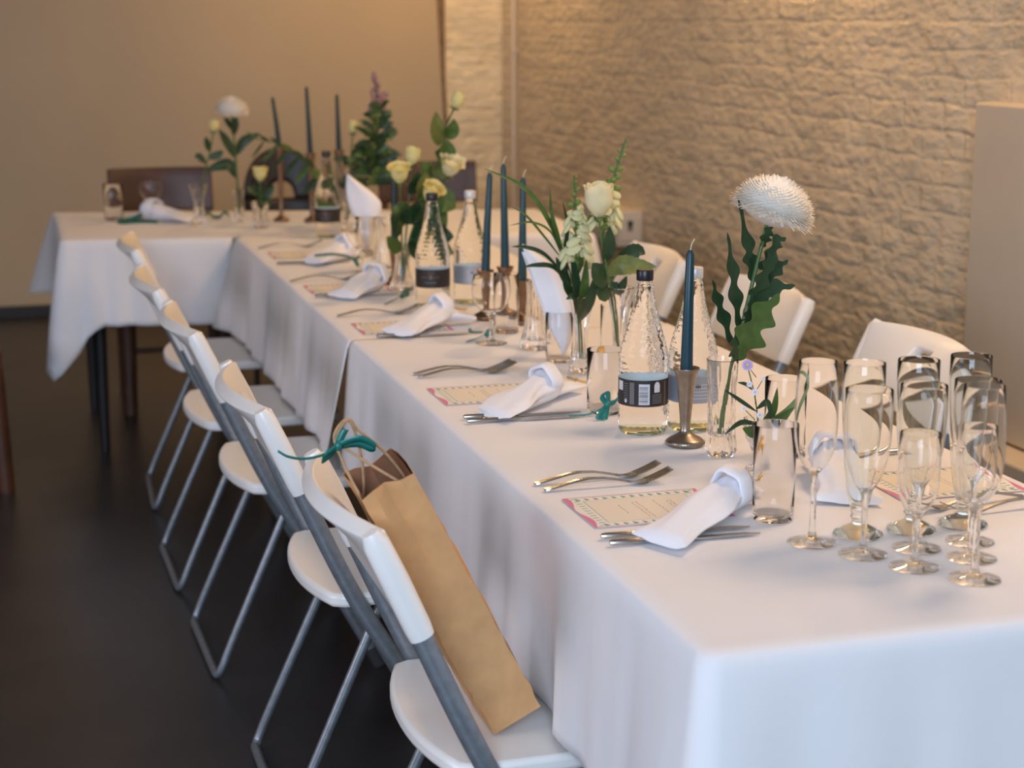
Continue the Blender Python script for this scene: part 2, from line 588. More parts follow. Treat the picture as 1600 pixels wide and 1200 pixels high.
def cloth(name, label, corners, z, drop, seed, sides=(1, 1, 1, 1), res=0.025, amp=0.011, flare=(0.0, 0, 0, 0), droop=(0, 0, 0, 0),
          mask=None, lean=0.02, cornw=0.085, extra=None, thick=0.0016):
    """corners CCW from the front left; sides: front, right, back, left carry a hanging drop"""
    C = [Vector((x, y)) for x, y in corners]
    b = MB()
    nu = max(2, int((C[1] - C[0]).length / res))
    nv = max(2, int((C[3] - C[0]).length / res))
    vs, idx = [], {}

    def top(i, j):
        u, v = i / nu, j / nv
        q = (C[0] * (1 - u) + C[1] * u) * (1 - v) + (C[3] * (1 - u) + C[2] * u) * v
        return q
    for j in range(nv + 1):
        for i in range(nu + 1):
            q = top(i, j)
            idx[i, j] = len(vs)
            vs.append((q.x, q.y, z))
    fs = [(idx[i, j], idx[i + 1, j], idx[i + 1, j + 1], idx[i, j + 1]) for j in range(nv) for i in range(nu)]
    # boundary, counter-clockwise: front, right, back, left
    bd = [(i, 0) for i in range(nu)] + [(nu, j) for j in range(nv)] + [(i, nv) for i in range(nu, 0, -1)] + [(0, j) for j in range(nv, 0, -1)]
    n = len(bd)
    side_n = []
    for a, c in ((0, 1), (1, 2), (2, 3), (3, 0)):
        d = (C[c] - C[a]).normalized()
        side_n.append(Vector((d.y, -d.x)))
    ext = [0, nu, nu + nv, 2 * nu + nv, n]

    def sd(k):
        k %= n
        for q in range(4):
            if ext[q] <= k < ext[q + 1]:
                return q
    ln = [0]
    for k in range(n):
        ln.append(ln[-1] + (top(*bd[(k + 1) % n]) - top(*bd[k])).length)
    rows = []
    T = [0.012, 0.03, 0.06, 0.11, 0.18, 0.27, 0.37, 0.48, 0.6, 0.72, 0.84, 0.94, 1.0]
    norm, cw = [], []
    W = 0.09
    for k in range(n):
        acc = Vector((0, 0))
        m = int(W / res) + 1
        for q in range(-m, m + 1):
            if sides[sd(k + q)]:
                acc += side_n[sd(k + q)]
        if acc.length < 1e-6:
            acc = side_n[sd(k)].copy()
        # keep the sharp rectangle at the top; only blend near corners
        norm.append(acc.normalized())
        w = 0
        wi = 0
        for ci, cp in enumerate(ext[:4]):
            dd = min(abs(ln[k] - ln[cp]), abs(ln[-1] - abs(ln[k] - ln[cp])))
            e = math.exp(-(dd / cornw) ** 2)
            if e > w:
                w, wi = e, ci
        cw.append((w, wi))
    for t in T:
        row = []
        for k in range(n):
            q = top(*bd[k])
            fl = fold(ln[k], seed)
            w, ci = cw[k]
            out = 0.010 * min(1, t / 0.05) + lean * t + amp * (fl + 0.6) * t ** 0.8 * min(1, t * 6) + flare[ci] * w * t ** 0.9
            dz = drop * t * (1 + droop[ci] * w * t)
            if extra:
                out += extra(q, t)
            if t < 0.05:
                dz = drop * t * 0.55
            p = q + norm[k] * out
            row.append(len(vs))
            vs.append((p.x, p.y, z - dz))
        rows.append(row)
    first = [idx[q] for q in bd]
    allr = [first] + rows
    for A, Bq in zip(allr, allr[1:]):
        for k in range(n):
            j = (k + 1) % n
            if not sides[sd(k)]:
                continue
            if mask and (mask(top(*bd[k])) and mask(top(*bd[j]))):
                continue
            fs.append((A[k], Bq[k], Bq[j], A[j]))
    # drop unused vertices
    used = sorted({i for f in fs for i in f})
    rm = {a: c for c, a in enumerate(used)}
    b.add([vs[i] for i in used], [tuple(rm[i] for i in f) for f in fs], 'cloth')
    o = b.build(name, angle=0, solid=thick, off=-1)
    tag(o, label, 'tablecloth')
    return o


table('trestle_table', 'long trestle table hidden under white cloths in the foreground', [(0.012, 0.012), (0.74, 0.012), (0.74, 3.78), (0.012, 3.78)],
      [(0.33, 0.25), (0.55, 0.25), (0.4, 1.7), (0.6, 1.7), (0.4, 2.3), (0.6, 2.3), (0.45, 3.5), (0.6, 3.5)], 'black_leg')
CT = [(-0.557, 4.15), (1.17, 3.83), (1.21, 4.62), (-0.555, 5.02)]
table('cross_table', 'cross table on thin black legs at the far end of the long table', [(-0.545, 4.165), (1.158, 3.848), (1.198, 4.61), (-0.543, 5.008)],
      [(-0.45, 4.235), (1.08, 3.93), (1.12, 4.56), (-0.45, 4.92)], 'black_leg', 0.028, 0.016)

cloth('tablecloth', 'white tablecloth on the near end of the long table, under the champagne flutes', [(0, 0), (0.75, 0), (0.75, 2.05), (0, 2.05)], 0.75, 0.29, 3,
      sides=(1, 1, 0, 1), amp=0.0075, flare=(0.05, 0.04, 0, 0.0), droop=(0.35, 0.3, 0, 0), lean=0.016,
      extra=lambda q, t: -0.022 * t * math.exp(-((q.y - 0.6) / 0.14) ** 2) if q.x < 0.1 else 0)
cloth('tablecloth', 'white tablecloth on the far half of the long table, meeting the cross table', [(0, 2.053), (0.75, 2.053), (0.75, 4.06), (0, 4.06)], 0.7475, 0.288, 8,
      sides=(0, 1, 0, 1), amp=0.007, flare=(0, 0, 0, 0), droop=(0, 0, 0, 0), lean=0.028,
      mask=lambda q: q.y > (3.985 if q.x < 0.4 else 3.82),
      extra=lambda q, t: 0.03 * t * math.exp(-((q.y - 2.053) / 0.12) ** 2) + (0.055 * t * math.exp(-((q.y - 3.98) / 0.12) ** 2) if q.x < 0.1 else 0))
cloth('tablecloth', 'white tablecloth on the cross table, one corner hanging in a point at far left', CT, 0.7435, 0.285, 5,
      sides=(1, 1, 1, 1), amp=0.008, flare=(0.05, 0.06, 0.05, 0.13), droop=(0.62, 0.4, 0.4, 0.1), lean=0.012, cornw=0.06,
      extra=lambda q, t: 0.030 * t * math.sin(q.x * 95 + q.y * 84) * math.exp(-(((q.x + .557) ** 2 + (q.y - 4.15) ** 2) / 0.03)),
      mask=lambda q: -0.02 < q.x < 0.79 and q.y < 4.2)


# ------------------------------------------------------------------ folding chairs
def folding_chair(label, loc, rotz):
    t = thing('folding_chair', label, 'chair', loc, rotz, 'white folding chairs at the long table')
    prof = [(-0.004, 0.782), (0.02, 0.73), (0.05, 0.66), (0.10, 0.545), (0.142, 0.455), (0.175, 0.395), (0.22, 0.32), (0.30, 0.17), (0.383, 0.014)]
    # backrest: curved panel with a hand hole, plus a sleeve round each tube
    b = MB()

    def panel(u, v):
        y = lerp(-0.225, 0.225, u)
        z = lerp(0.645, 0.795, v)
        x = -0.047 * (1 - (y / 0.225) ** 2) * v ** 3 + (0.795 - z) * 0.40 - 0.002
        return (x, y, z)
    b.grid(panel, 24, 10, 'chair_white', skip=lambda i, j: 10 <= i <= 13 and j in (5, 6, 7))
    b.build('backrest', t, solid=0.026, off=0, bevel=0.004, angle=0)
    for s in (-1, 1):
        b = MB()
        b.tube([(-0.012, s * 0.224, 0.797), (-0.004, s * 0.224, 0.782), (0.02, s * 0.224, 0.73), (0.05, s * 0.224, 0.662), (0.056, s * 0.224, 0.648)],
               [0.012, 0.0185, 0.0195, 0.019, 0.0175], 'chair_white', 16, flat=(1.0, 0.85))
        b.build('sleeve', t)
        b = MB()
        path = spline([(x, s * 0.224, z) for x, z in prof[2:]], 3)
        b.tube(path, 0.0155, 'steel', 14, flat=(1.0, 0.66))
        lg = b.build('leg', t)
        b = MB(); b.tube([(0.365, s * 0.224, 0.05), (0.386, s * 0.224, 0.006)], 0.018, 'rubber', 12, flat=(1, .75)); b.build('foot_cap', lg)
    b = MB()
    r = 0.0095
    u = [(0.205, -0.185, 0.425), (0.06, -0.195, 0.105), (0.03, -0.197, 0.035), (0.02, -0.19, 0.014), (0.016, -0.165, 0.011), (0.016, 0, 0.011),
         (0.016, 0.165, 0.011), (0.02, 0.19, 0.014), (0.03, 0.197, 0.035), (0.06, 0.195, 0.105), (0.205, 0.185, 0.425)]
    b.tube(spline(u, 4), r, 'steel', 12)
    b.build('rear_leg_loop', t)
    b = MB(); b.tube([(0.335, -0.222, 0.105), (0.335, 0.222, 0.105)], 0.008, 'steel', 10); b.build('stretcher', t)
    # seat: curved rear edge, turned-down rim
    b = MB()
    out = []
    for k in range(13):
        y = lerp(0.2, -0.2, k / 12)
        out.append((0.072 + 0.036 * (abs(y) / 0.2) ** 2.2, y))
    out += [(0.13, -0.213), (0.25, -0.213), (0.42, -0.205), (0.452, -0.18), (0.462, -0.1), (0.464, 0), (0.462, 0.1), (0.452, 0.18), (0.42, 0.205), (0.25, 0.213), (0.13, 0.213)]
    out = out[::-1]
    b.prism(out, 0.424, 0.45, 'chair_white')
    b.build('seat', t, bevel=0.008)
    return t


ch = folding_chair('white folding chair nearest the camera, with the brown paper bag standing on it', (-0.287, 0.64, 0), 0)
for (x, y, a, lb) in [
    (-0.323, 1.40, 0.01, 'second white folding chair from the camera on the near side, just behind the paper bag'),
    (-0.358, 2.19, 0.03, 'third white folding chair from the camera, middle of the row on the left side'),
    (-0.378, 2.83, 0.02, 'fourth white folding chair from the camera on the left side of the table'),
    (-0.362, 3.62, -0.03, 'farthest white folding chair on the left side, nearest the cross table'),
    (1.095, 1.47, PI - 0.03, 'white folding chair against the brick wall, behind the champagne flutes'),
    (1.09, 2.23, PI - 0.02, 'white folding chair by the brick wall, seen behind the white chrysanthemum stem'),
    (1.06, 2.93, PI - 0.06, 'white folding chair by the brick wall below the socket box, behind the rose'),
]:
    dup(ch, (x, y, 0), a, lb)


# ------------------------------------------------------------------ wooden and black chairs at the far end
def wooden_chair(label, loc, rotz, w=0.40):
    t = thing('wooden_chair', label, 'chair', loc, rotz, 'dark wooden chairs')
    h = w / 2
    b = MB()

    def panel(u, v):
        x = lerp(-h, h, u)
        return (x, 0.03 * (1 - (x / h) ** 2) + 0.03 * (v - 0.5), lerp(0.72, 0.885, v))
    b.grid(panel, 10, 4, 'wood')
    b.build('backrest', t, solid=0.022, off=0, bevel=0.004, angle=0)
    for s in (-1, 1):
        b = MB(); b.tube([(s * (h - 0.022), -0.02, 0.0), (s * (h - 0.022), -0.03, 0.44), (s * (h - 0.018), 0.0, 0.73)], [0.015, 0.019, 0.016], 'wood_mid', 10); b.build('rear_leg', t)
        b = MB(); b.tube([(s * (h - 0.02), -0.42, 0.0), (s * (h - 0.025), -0.40, 0.43)], [0.026, 0.032], 'wood_mid', 10); b.build('front_leg', t)
        b = MB(); b.tube([(s * (h - 0.02), -0.41, 0.19), (s * (h - 0.02), -0.03, 0.19)], 0.009, 'wood_mid', 8); b.build('stretcher', t)
    b = MB(); b.tube([(-h + 0.03, -0.405, 0.24), (h - 0.03, -0.405, 0.24)], 0.010, 'wood_mid', 8); b.build('stretcher', t)
    b = MB(); b.prism([(-h, -0.43), (h, -0.43), (h - 0.02, 0.0), (-h + 0.02, 0.0)], 0.432, 0.458, 'wood_mid'); b.build('seat', t, bevel=0.006)
    return t


wc = wooden_chair('dark wooden chair at the left end of the cross table, behind the tumbler', (-0.145, 5.2, 0), 0.0)
dup(wc, (0.93, 5.2, 0), -0.12, 'dark wooden chair at the cross table, behind the yellow roses')
dup(wc, (-1.222, 3.904, 0), PI * 0.55, 'dark wooden chair cut off by the left edge of the photo')

bc = thing('moulded_chair', 'black chair with a rounded back at the middle of the cross table', 'chair', (0.37, 5.42, 0))
b = MB()
out, inn = [], []
for k in range(33):
    a = PI * k / 32
    out.append((0.155 * math.cos(a), 0.70 + 0.235 * math.sin(a) ** 0.8))
vs, fs = [], []


def bcp(x, z, d):
    return (x, 0.05 - 0.5 * x * x / 0.155 * 0.5 + 0.10 * (z - 0.7) + d, z)


def bpanel(u, v):
    a = PI * (1 - u)
    R_ = lerp(0.34, 1.0, v)
    x = 0.158 * math.cos(a) * R_
    z = 0.73 + (0.205 * math.sin(a) ** 0.85 if 0 < u < 1 else 0) * R_
    return bcp(x, z, 0)


b.grid(bpanel, 32, 6, 'black_plastic')


def bpanel2(u, v):
    a = PI * (1 - u)
    x = 0.158 * math.cos(a) * 1.0
    x2 = 0.158 * math.cos(a)
    return bcp(lerp(x, x2, v), lerp(0.73, 0.655, v), 0)


b.grid(bpanel2, 32, 3, 'black_plastic')
b.build('backrest', bc, solid=0.014, off=0, angle=0)
b = MB(); b.prism([(-0.2, -0.42), (0.2, -0.42), (0.19, 0.04), (-0.19, 0.04)], 0.43, 0.455, 'black_plastic'); b.build('seat', bc, bevel=0.008)
for s in (-1, 1):
    b = MB(); b.tube([(s * 0.19, 0.1, 0), (s * 0.165, 0.03, 0.45), (s * 0.145, 0.045, 0.70)], 0.011, 'black_plastic', 8); b.build('rear_leg', bc)
    b = MB(); b.tube([(s * 0.19, -0.41, 0), (s * 0.17, -0.38, 0.43)], 0.011, 'black_plastic', 8); b.build('front_leg', bc)

ZT = 0.7512  # resting height on the near cloth
ZF = 0.7487  # on the far cloth
ZC = 0.7447  # on the cross table


# ------------------------------------------------------------------ paper bag with bow
def paper_bag():
    ang = math.radians(27)
    t = thing('paper_bag', 'tall brown paper gift bag with teal ribbon leaning on the nearest folding chair', 'bag', (-0.105, 0.515, 0.4525))
    rt = Matrix.Rotation(-ang, 3, 'Y')  # lean the top towards -x

    def L(x, y, z):
        return rt @ Vector((x, y, z))
    W, D, Hh = 0.078, 0.135, 0.405
    b = MB()
    nz = 22
    q = random.Random(4)
    jit = [[q.uniform(-1, 1) for _ in range(16)] for _ in range(nz + 1)]
    ring = [(0, 0), (.25, 0), (.5, 0), (.75, 0), (1, 0), (1, .33), (1, .67), (1, 1), (.75, 1), (.5, 1), (.25, 1), (0, 1), (0, .67), (0, .33)]
    vs = []
    for k in range(nz + 1):
        h = k / nz
        for i, (u, v) in enumerate(ring):
            x, y, z = u * W, v * D, h * Hh
            g = max(0, (h - 0.35) / 0.65)
            if i == 2:
                y += 0.012 * g           # gusset crease pushed in
            if i == 9:
                y -= 0.012 * g
            if i in (5, 6, 12, 13):
                x += (0.006 if i in (5, 6) else -0.004) * math.sin(PI * h) + 0.003 * g
            amp = 0.0016 if 0 < k < nz else 0
            if h < 0.16:
                amp *= 1.8
            x += jit[k][i] * amp
            y += jit[k][(i + 5) % 16] * amp
            if k == nz:
                z += 0.004 * math.sin(i * 1.3)
            vs.append(L(x, y, z))
    n = len(ring)
    fs = [tuple(reversed(range(n)))]
    for k in range(nz):
        for i in range(n):
            j = (i + 1) % n
            fs.append((k * n + i, k * n + j, (k + 1) * n + j, (k + 1) * n + i))
    b.add(vs, fs, 'kraft')
    b.build('bag_body', t, angle=32)
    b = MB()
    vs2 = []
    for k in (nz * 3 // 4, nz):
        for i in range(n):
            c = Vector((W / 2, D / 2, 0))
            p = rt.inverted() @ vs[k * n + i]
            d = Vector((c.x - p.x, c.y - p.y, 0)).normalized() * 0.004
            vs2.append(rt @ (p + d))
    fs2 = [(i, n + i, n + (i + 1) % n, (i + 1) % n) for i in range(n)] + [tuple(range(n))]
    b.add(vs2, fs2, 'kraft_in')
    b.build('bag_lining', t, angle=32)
    # two twisted cord handles gathered at the bow
    org = Vector((-0.105, 0.515, 0.4525))
    knot = Vector((-0.308, 0.60, 0.874)) - org
    topp = Vector((-0.298, 0.60, 0.903)) - org
    for (xa, ya, yb, dx) in ((0.004, 0.03, 0.105, 0.0), (W - 0.004, 0.03, 0.105, 0.004)):
        b = MB()
        p0 = L(xa, ya, Hh - 0.04)
        p1 = L(xa, yb, Hh - 0.04)
        off = Vector((dx, 0.002, 0.0))
        k0 = knot + off
        path = [p0] + [p0.lerp(k0, f) + Vector((-0.004 * math.sin(PI * f), 0, 0)) for f in (.25, .5, .75)] + [k0, k0.lerp(topp + off, .5) + Vector((-0.005, 0, 0)), topp + off, topp + off + Vector((0.010, 0.004, 0.001)),
                topp + off + Vector((0.018, 0.006, -0.012))]
        a = path[-1]
        path += [a.lerp(p1, f) + Vector((0.006 * math.sin(PI * f), 0, 0)) for f in (.25, .5, .75)] + [p1]
        b.tube(spline(path, 4), 0.0022, 'twine', 8)
        b.build('handle', t)
    # satin bow: knot, loops and one long loose tail
    bow = MB()

    def strip(pts, w, wid=(0, 0.25, 1), mat='ribbon'):
        P = spline([Vector(q) for q in pts], 6)
        s = [Vector(wid).normalized() * w * 0.5] * len(P)
        vs = []
        for q, d in zip(P, s):
            vs += [q - d, q + d]
        fs = [(2 * i, 2 * i + 1, 2 * i + 3, 2 * i + 2) for i in range(len(P) - 1)]
        bow.add(vs, fs, mat)
    k = knot + Vector((0.002, -0.008, -0.002))
    strip([k, k + Vector((0.016, -0.004, 0.008)), k + Vector((0.034, -0.006, 0.009)), k + Vector((0.052, -0.004, -0.003)), k + Vector((0.046, 0, -0.007)), k + Vector((0.028, 0.0, 0.001)), k], 0.011, (0, -.4, 1))
    strip([k, k + Vector((-0.010, -0.006, -0.004)), k + Vector((-0.022, -0.008, -0.011)), k + Vector((-0.022, -0.002, -0.018)), k + Vector((-0.010, 0, -0.011)), k], 0.011, (0.1, -.3, 1))
    strip([k, k + Vector((-0.025, -0.010, -0.009)), k + Vector((-0.050, -0.014, -0.011)), k + Vector((-0.072, -0.016, -0.006)), k + Vector((-0.086, -0.016, 0.003))], 0.0042, (0, -.3, 1))
    strip([k, k + Vector((0.005, 0.004, 0.011)), k + Vector((0.012, 0.006, 0.022))], 0.010, (1, 0, -0.4))
    bow.blob(k, 0.0062, 'ribbon', (1, 0.8, 1.1))
    bow.build('ribbon_bow', t, solid=0.0006, angle=0)
    return t


paper_bag()


# ------------------------------------------------------------------ cutlery
def fork_mesh(name='dinner_fork'):
    b = MB()

    def zc(x):
        if x < .152:
            return .003 + .0125 * math.sin(PI * min(1, x / .152)) ** 1.4
        t = (x - .152) / .053
        return .003 + .019 * t ** 1.35

    def strip(xs, yc, hw, th):
        vs, fs = [], []
        for x, w, y in zip(xs, hw, yc):
            z = zc(x)
            vs += [(x, y - w, z - th), (x, y + w, z - th), (x, y + w * .8, z + th), (x, y - w * .8, z + th)]
        for i in range(len(xs) - 1):
            for k in range(4):
                j = (k + 1) % 4
                fs.append((4 * i + k, 4 * i + j, 4 * i + 4 + j, 4 * i + 4 + k))
        fs.append((3, 2, 1, 0))
        e = 4 * (len(xs) - 1)
        fs.append((e, e + 1, e + 2, e + 3))
        b.add(vs, fs, 'cutlery')
    xs = [0, .003, .01, .03, .05, .07, .095, .115, .13, .14, .148, .156, .164]
    hw = [.003, .0055, .0065, .006, .0052, .0045, .0038, .0033, .0032, .0045, .0085, .0115, .0122]
    strip(xs, [0] * len(xs), hw, .0013)
    for k in range(4):
        y = (k - 1.5) * 0.0064
        xs2 = [.163, .172, .182, .192, .2, .2045]
        strip(xs2, [y] * 6, [.0027, .0024, .0023, .0021, .0017, .0008], .0010)
    return b.build(name, angle=30)


def knife_mesh(name='table_knife'):
    b = MB()
    b.tube([(0, 0, .0052), (.004, 0, .0052), (.04, 0, .0052), (.09, 0, .005), (.1, 0, .0045)], [.0035, .0052, .0052, .0046, .003], 'cutlery', 12, flat=(.8, 1.05))
    vs, fs = [], []
    for x, w0, w1 in [(.098, -.003, .003), (.104, -.0055, .0055), (.14, -.0062, .0085), (.18, -.006, .0095), (.2, -.005, .0078), (.212, -.0035, .002), (.217, -.003, -.0026)]:
        vs += [(x, w0, .0018), (x, w1, .0022), (x, w1, .0028), (x, w0, .0045)]
    for i in range(6):
        for k in range(4):
            j = (k + 1) % 4
            fs.append((4 * i + k, 4 * i + j, 4 * i + 4 + j, 4 * i + 4 + k))
    fs += [(3, 2, 1, 0), (24, 25, 26, 27)]
    b.add(vs, fs, 'cutlery')
    return b.build(name, angle=30)


def put(proto, first, loc, rz, label, cat, group, scale=1.0):
    o = proto if first else proto.copy()
    if not first:
        COL.objects.link(o)
    o.location = loc
    o.rotation_euler = (0, 0, rz)
    o.scale = (scale,) * 3
    return tag(o, label, cat, group)


fk, kn = fork_mesh(), knife_mesh()
GF, GK = 'dinner forks on the long table', 'table knives on the long table'
forks = [
    (0.024, 0.742, 0.0, 0.02, 'silver fork at the nearest place, upper of the crossed pair left of its menu card'),
    (0.028, 0.704, 0.0, 0.0, 'silver fork at the nearest place, lower of the pair right above its menu card'),
    (0.036, 1.622, -0.001, -0.03, 'silver fork at the second place from the camera, farther of the overlapping pair'),
    (0.040, 1.588, 0.0, 0.02, 'silver fork at the second place from the camera, nearer of the overlapping pair'),
    (0.019, 2.365, 0, 0.01, 'silver fork lying at the third place from the camera, above its menu card'),
    (0.002, 2.965, 0, 0.0, 'silver fork lying at the fourth place from the camera along the table'),
    (0.021, 3.70, 0, 0.0, 'silver fork lying at the farthest place on the left side of the table'),
    (0.702, 0.470, 0, PI + 0.15, 'silver fork at the wall side behind the flutes, upper one below the menu card'),
    (0.735, 0.425, 0, PI + 0.10, 'silver fork at the wall side beside the front right flute, nearest the table end'),
]
for i, (x, y, z, a, lb) in enumerate(forks):
    put(fk, i == 0, (x, y, (ZT if y < 2.06 else ZF) + z), a, lb, 'fork', GF)
knives = [
    (0.029, 0.445, -0.03, 'silver knife at the nearest place, the one closer to its menu card'),
    (0.030, 0.412, -0.03, 'silver knife at the nearest place, the one closer to the table end'),
    (0.033, 1.205, -0.03, 'silver knife at the second place from the camera, upper of the pair under the napkin'),
    (0.031, 1.172, -0.03, 'silver knife at the second place, its tip pointing at a green ribbon bow'),
    (0.052, 2.045, -0.05, 'silver knife under the knotted napkin at the third place from the camera'),
    (0.022, 2.675, -0.06, 'silver knife under the napkin at the fourth place from the camera'),
    (0.021, 3.315, -0.07, 'silver knife under the napkin at the farthest place on the left side'),
    (0.727, 0.765, PI + 0.02, 'silver knife at the wall side, its end peeping out between the flutes'),
]
for i, (x, y, a, lb) in enumerate(knives):
    put(kn, i == 0, (x, y, ZT if y < 2.06 else ZF), a, lb, 'knife', GK)


# ------------------------------------------------------------------ menu cards
def menu_card(name='menu_card', W=0.212, D=0.156):
    """x runs along the long side; printed border, inner frame and lines of writing"""
    b = MB()
    q = random.Random(7)
    b.box((0, 0, 0), (W, D, 0.0007), 'card_edge')
    z = 0.0009

    def quad(x0, y0, x1, y1, mat, zz=z):
        b.add([(x0, y0, zz), (x1, y0, zz), (x1, y1, zz), (x0, y1, zz)], [(0, 1, 2, 3)], mat)

    def stroke(x0, y0, x1, y1, w0, w1, mat, zz=z):
        d = Vector((x1 - x0, y1 - y0))
        nn = Vector((-d.y, d.x)).normalized()
        b.add([(x0 - nn.x * w0, y0 - nn.y * w0, zz), (x1 - nn.x * w1, y1 - nn.y * w1, zz), (x1 + nn.x * w1, y1 + nn.y * w1, zz), (x0 + nn.x * w0, y0 + nn.y * w0, zz)], [(0, 1, 2, 3)], mat)
    m = 0.026
    quad(m, m * .8, W - m, D - m * .8, 'card', z - 0.00005)
    # pink wavy rims: thick on the short sides, thin on the long ones
    N = 24
    for side in (0, 1):
        for k in range(N):
            y0, y1 = D * k / N, D * (k + 1) / N
            wv = lambda y: 0.0055 + 0.0045 * math.sin(y / D * 3 * PI - 0.6 + side)
            if side == 0:
                b.add([(0, y0, z), (wv(y0), y0, z), (wv(y1), y1, z), (0, y1, z)], [(0, 1, 2, 3)], 'pink')
            else:
                b.add([(W - wv(y0), y0, z), (W, y0, z), (W, y1, z), (W - wv(y1), y1, z)], [(0, 1, 2, 3)], 'pink')
    quad(0, 0, W, 0.0028, 'pink')
    quad(0, D - 0.0022, W, D, 'pink')
    # blue inner frame
    w = 0.0011
    quad(m, m * .8, m + w, D - m * .8, 'blue_print')
    quad(W - m - w, m * .8, W - m, D - m * .8, 'blue_print')
    quad(m, m * .8, W - m, m * .8 + w * .6, 'blue_print')
    quad(m, D - m * .8 - w * .6, W - m, D - m * .8, 'blue_print')
    # teal leaves along the long sides, green dashes along the short sides
    for k in range(13):
        x = lerp(0.02, W - 0.02, k / 12)
        for y, dy in ((0.0065, 0.009), (D - 0.0165, 0.009)):
            stroke(x - 0.002, y + dy, x + 0.002, y, 0.0009, 0.0034 if k % 3 else 0.0042, 'teal_print')
    for k in range(10):
        y = lerp(0.022, D - 0.022, k / 9)
        for x in (0.0125, W - 0.023):
            stroke(x, y, x + 0.0095, y + 0.001, 0.0013, 0.0009, 'teal_print')
    for cx, cy in ((0.014, 0.010), (W - 0.014, 0.010), (0.014, D - 0.010), (W - 0.014, D - 0.010)):
        stroke(cx - 0.006, cy - 0.003, cx + 0.006, cy + 0.003, 0.0006, 0.001, 'teal_print')
    # handwriting: lines run across the card's short side
    lines = [(0.070, 0.44, 0.9), (0.094, 0.62, .95), (0.101, 0.7, .9), (0.128, 0.66, .95), (0.146, 0.5, .9), (0.152, .62, .9)]
    for x, ln, _ in lines:
        L = ln * (D - 0.05)
        y = D / 2 + L / 2
        while y > D / 2 - L / 2:
            wd = q.uniform(0.006, 0.016)
            yy = y
            px = x
            while yy > y - wd:
                nx = x + q.uniform(-0.0013, 0.0013)
                stroke(px, yy, nx, yy - 0.0017, 0.0004, 0.0004, 'ink')
                px = nx
                yy -= 0.0017
            y -= wd + 0.003
    y = D / 2 + 0.012
    for k in range(5):
        stroke(0.170, y, 0.176, y - 0.003, 0.0004, 0.0004, 'ink_red')
        stroke(0.176, y - 0.003, 0.170, y - 0.004, 0.0004, 0.0004, 'ink_red')
        y -= 0.005
    return b.build(name, smooth=False)


mc = menu_card()
GM = 'menu cards with painted borders'
cards = [
    (0.039, 0.497, 0.0, 'cream menu card with pink and teal border at the nearest place'),
    (0.032, 1.325, 0.0, 'cream menu card with pink border at the second place, beside the knotted napkin'),
    (0.036, 2.108, 0.0, 'blurred menu card at the third place from the camera, behind a knotted napkin'),
    (0.028, 2.735, 0.0, 'blurred menu card at the fourth place from the camera, mostly under the napkin'),
    (0.035, 3.44, 0.0, 'blurred menu card at the farthest place on the left of the table'),
    (0.735, 0.655, PI - 0.02, 'cream menu card on the wall side, seen through the champagne flutes'),
]
for i, (x, y, a, lb) in enumerate(cards):
    put(mc, i == 0, (x, y, (ZT if y < 2.05 or i == 5 else ZF) + 0.0001), a, lb, 'menu card', GM)


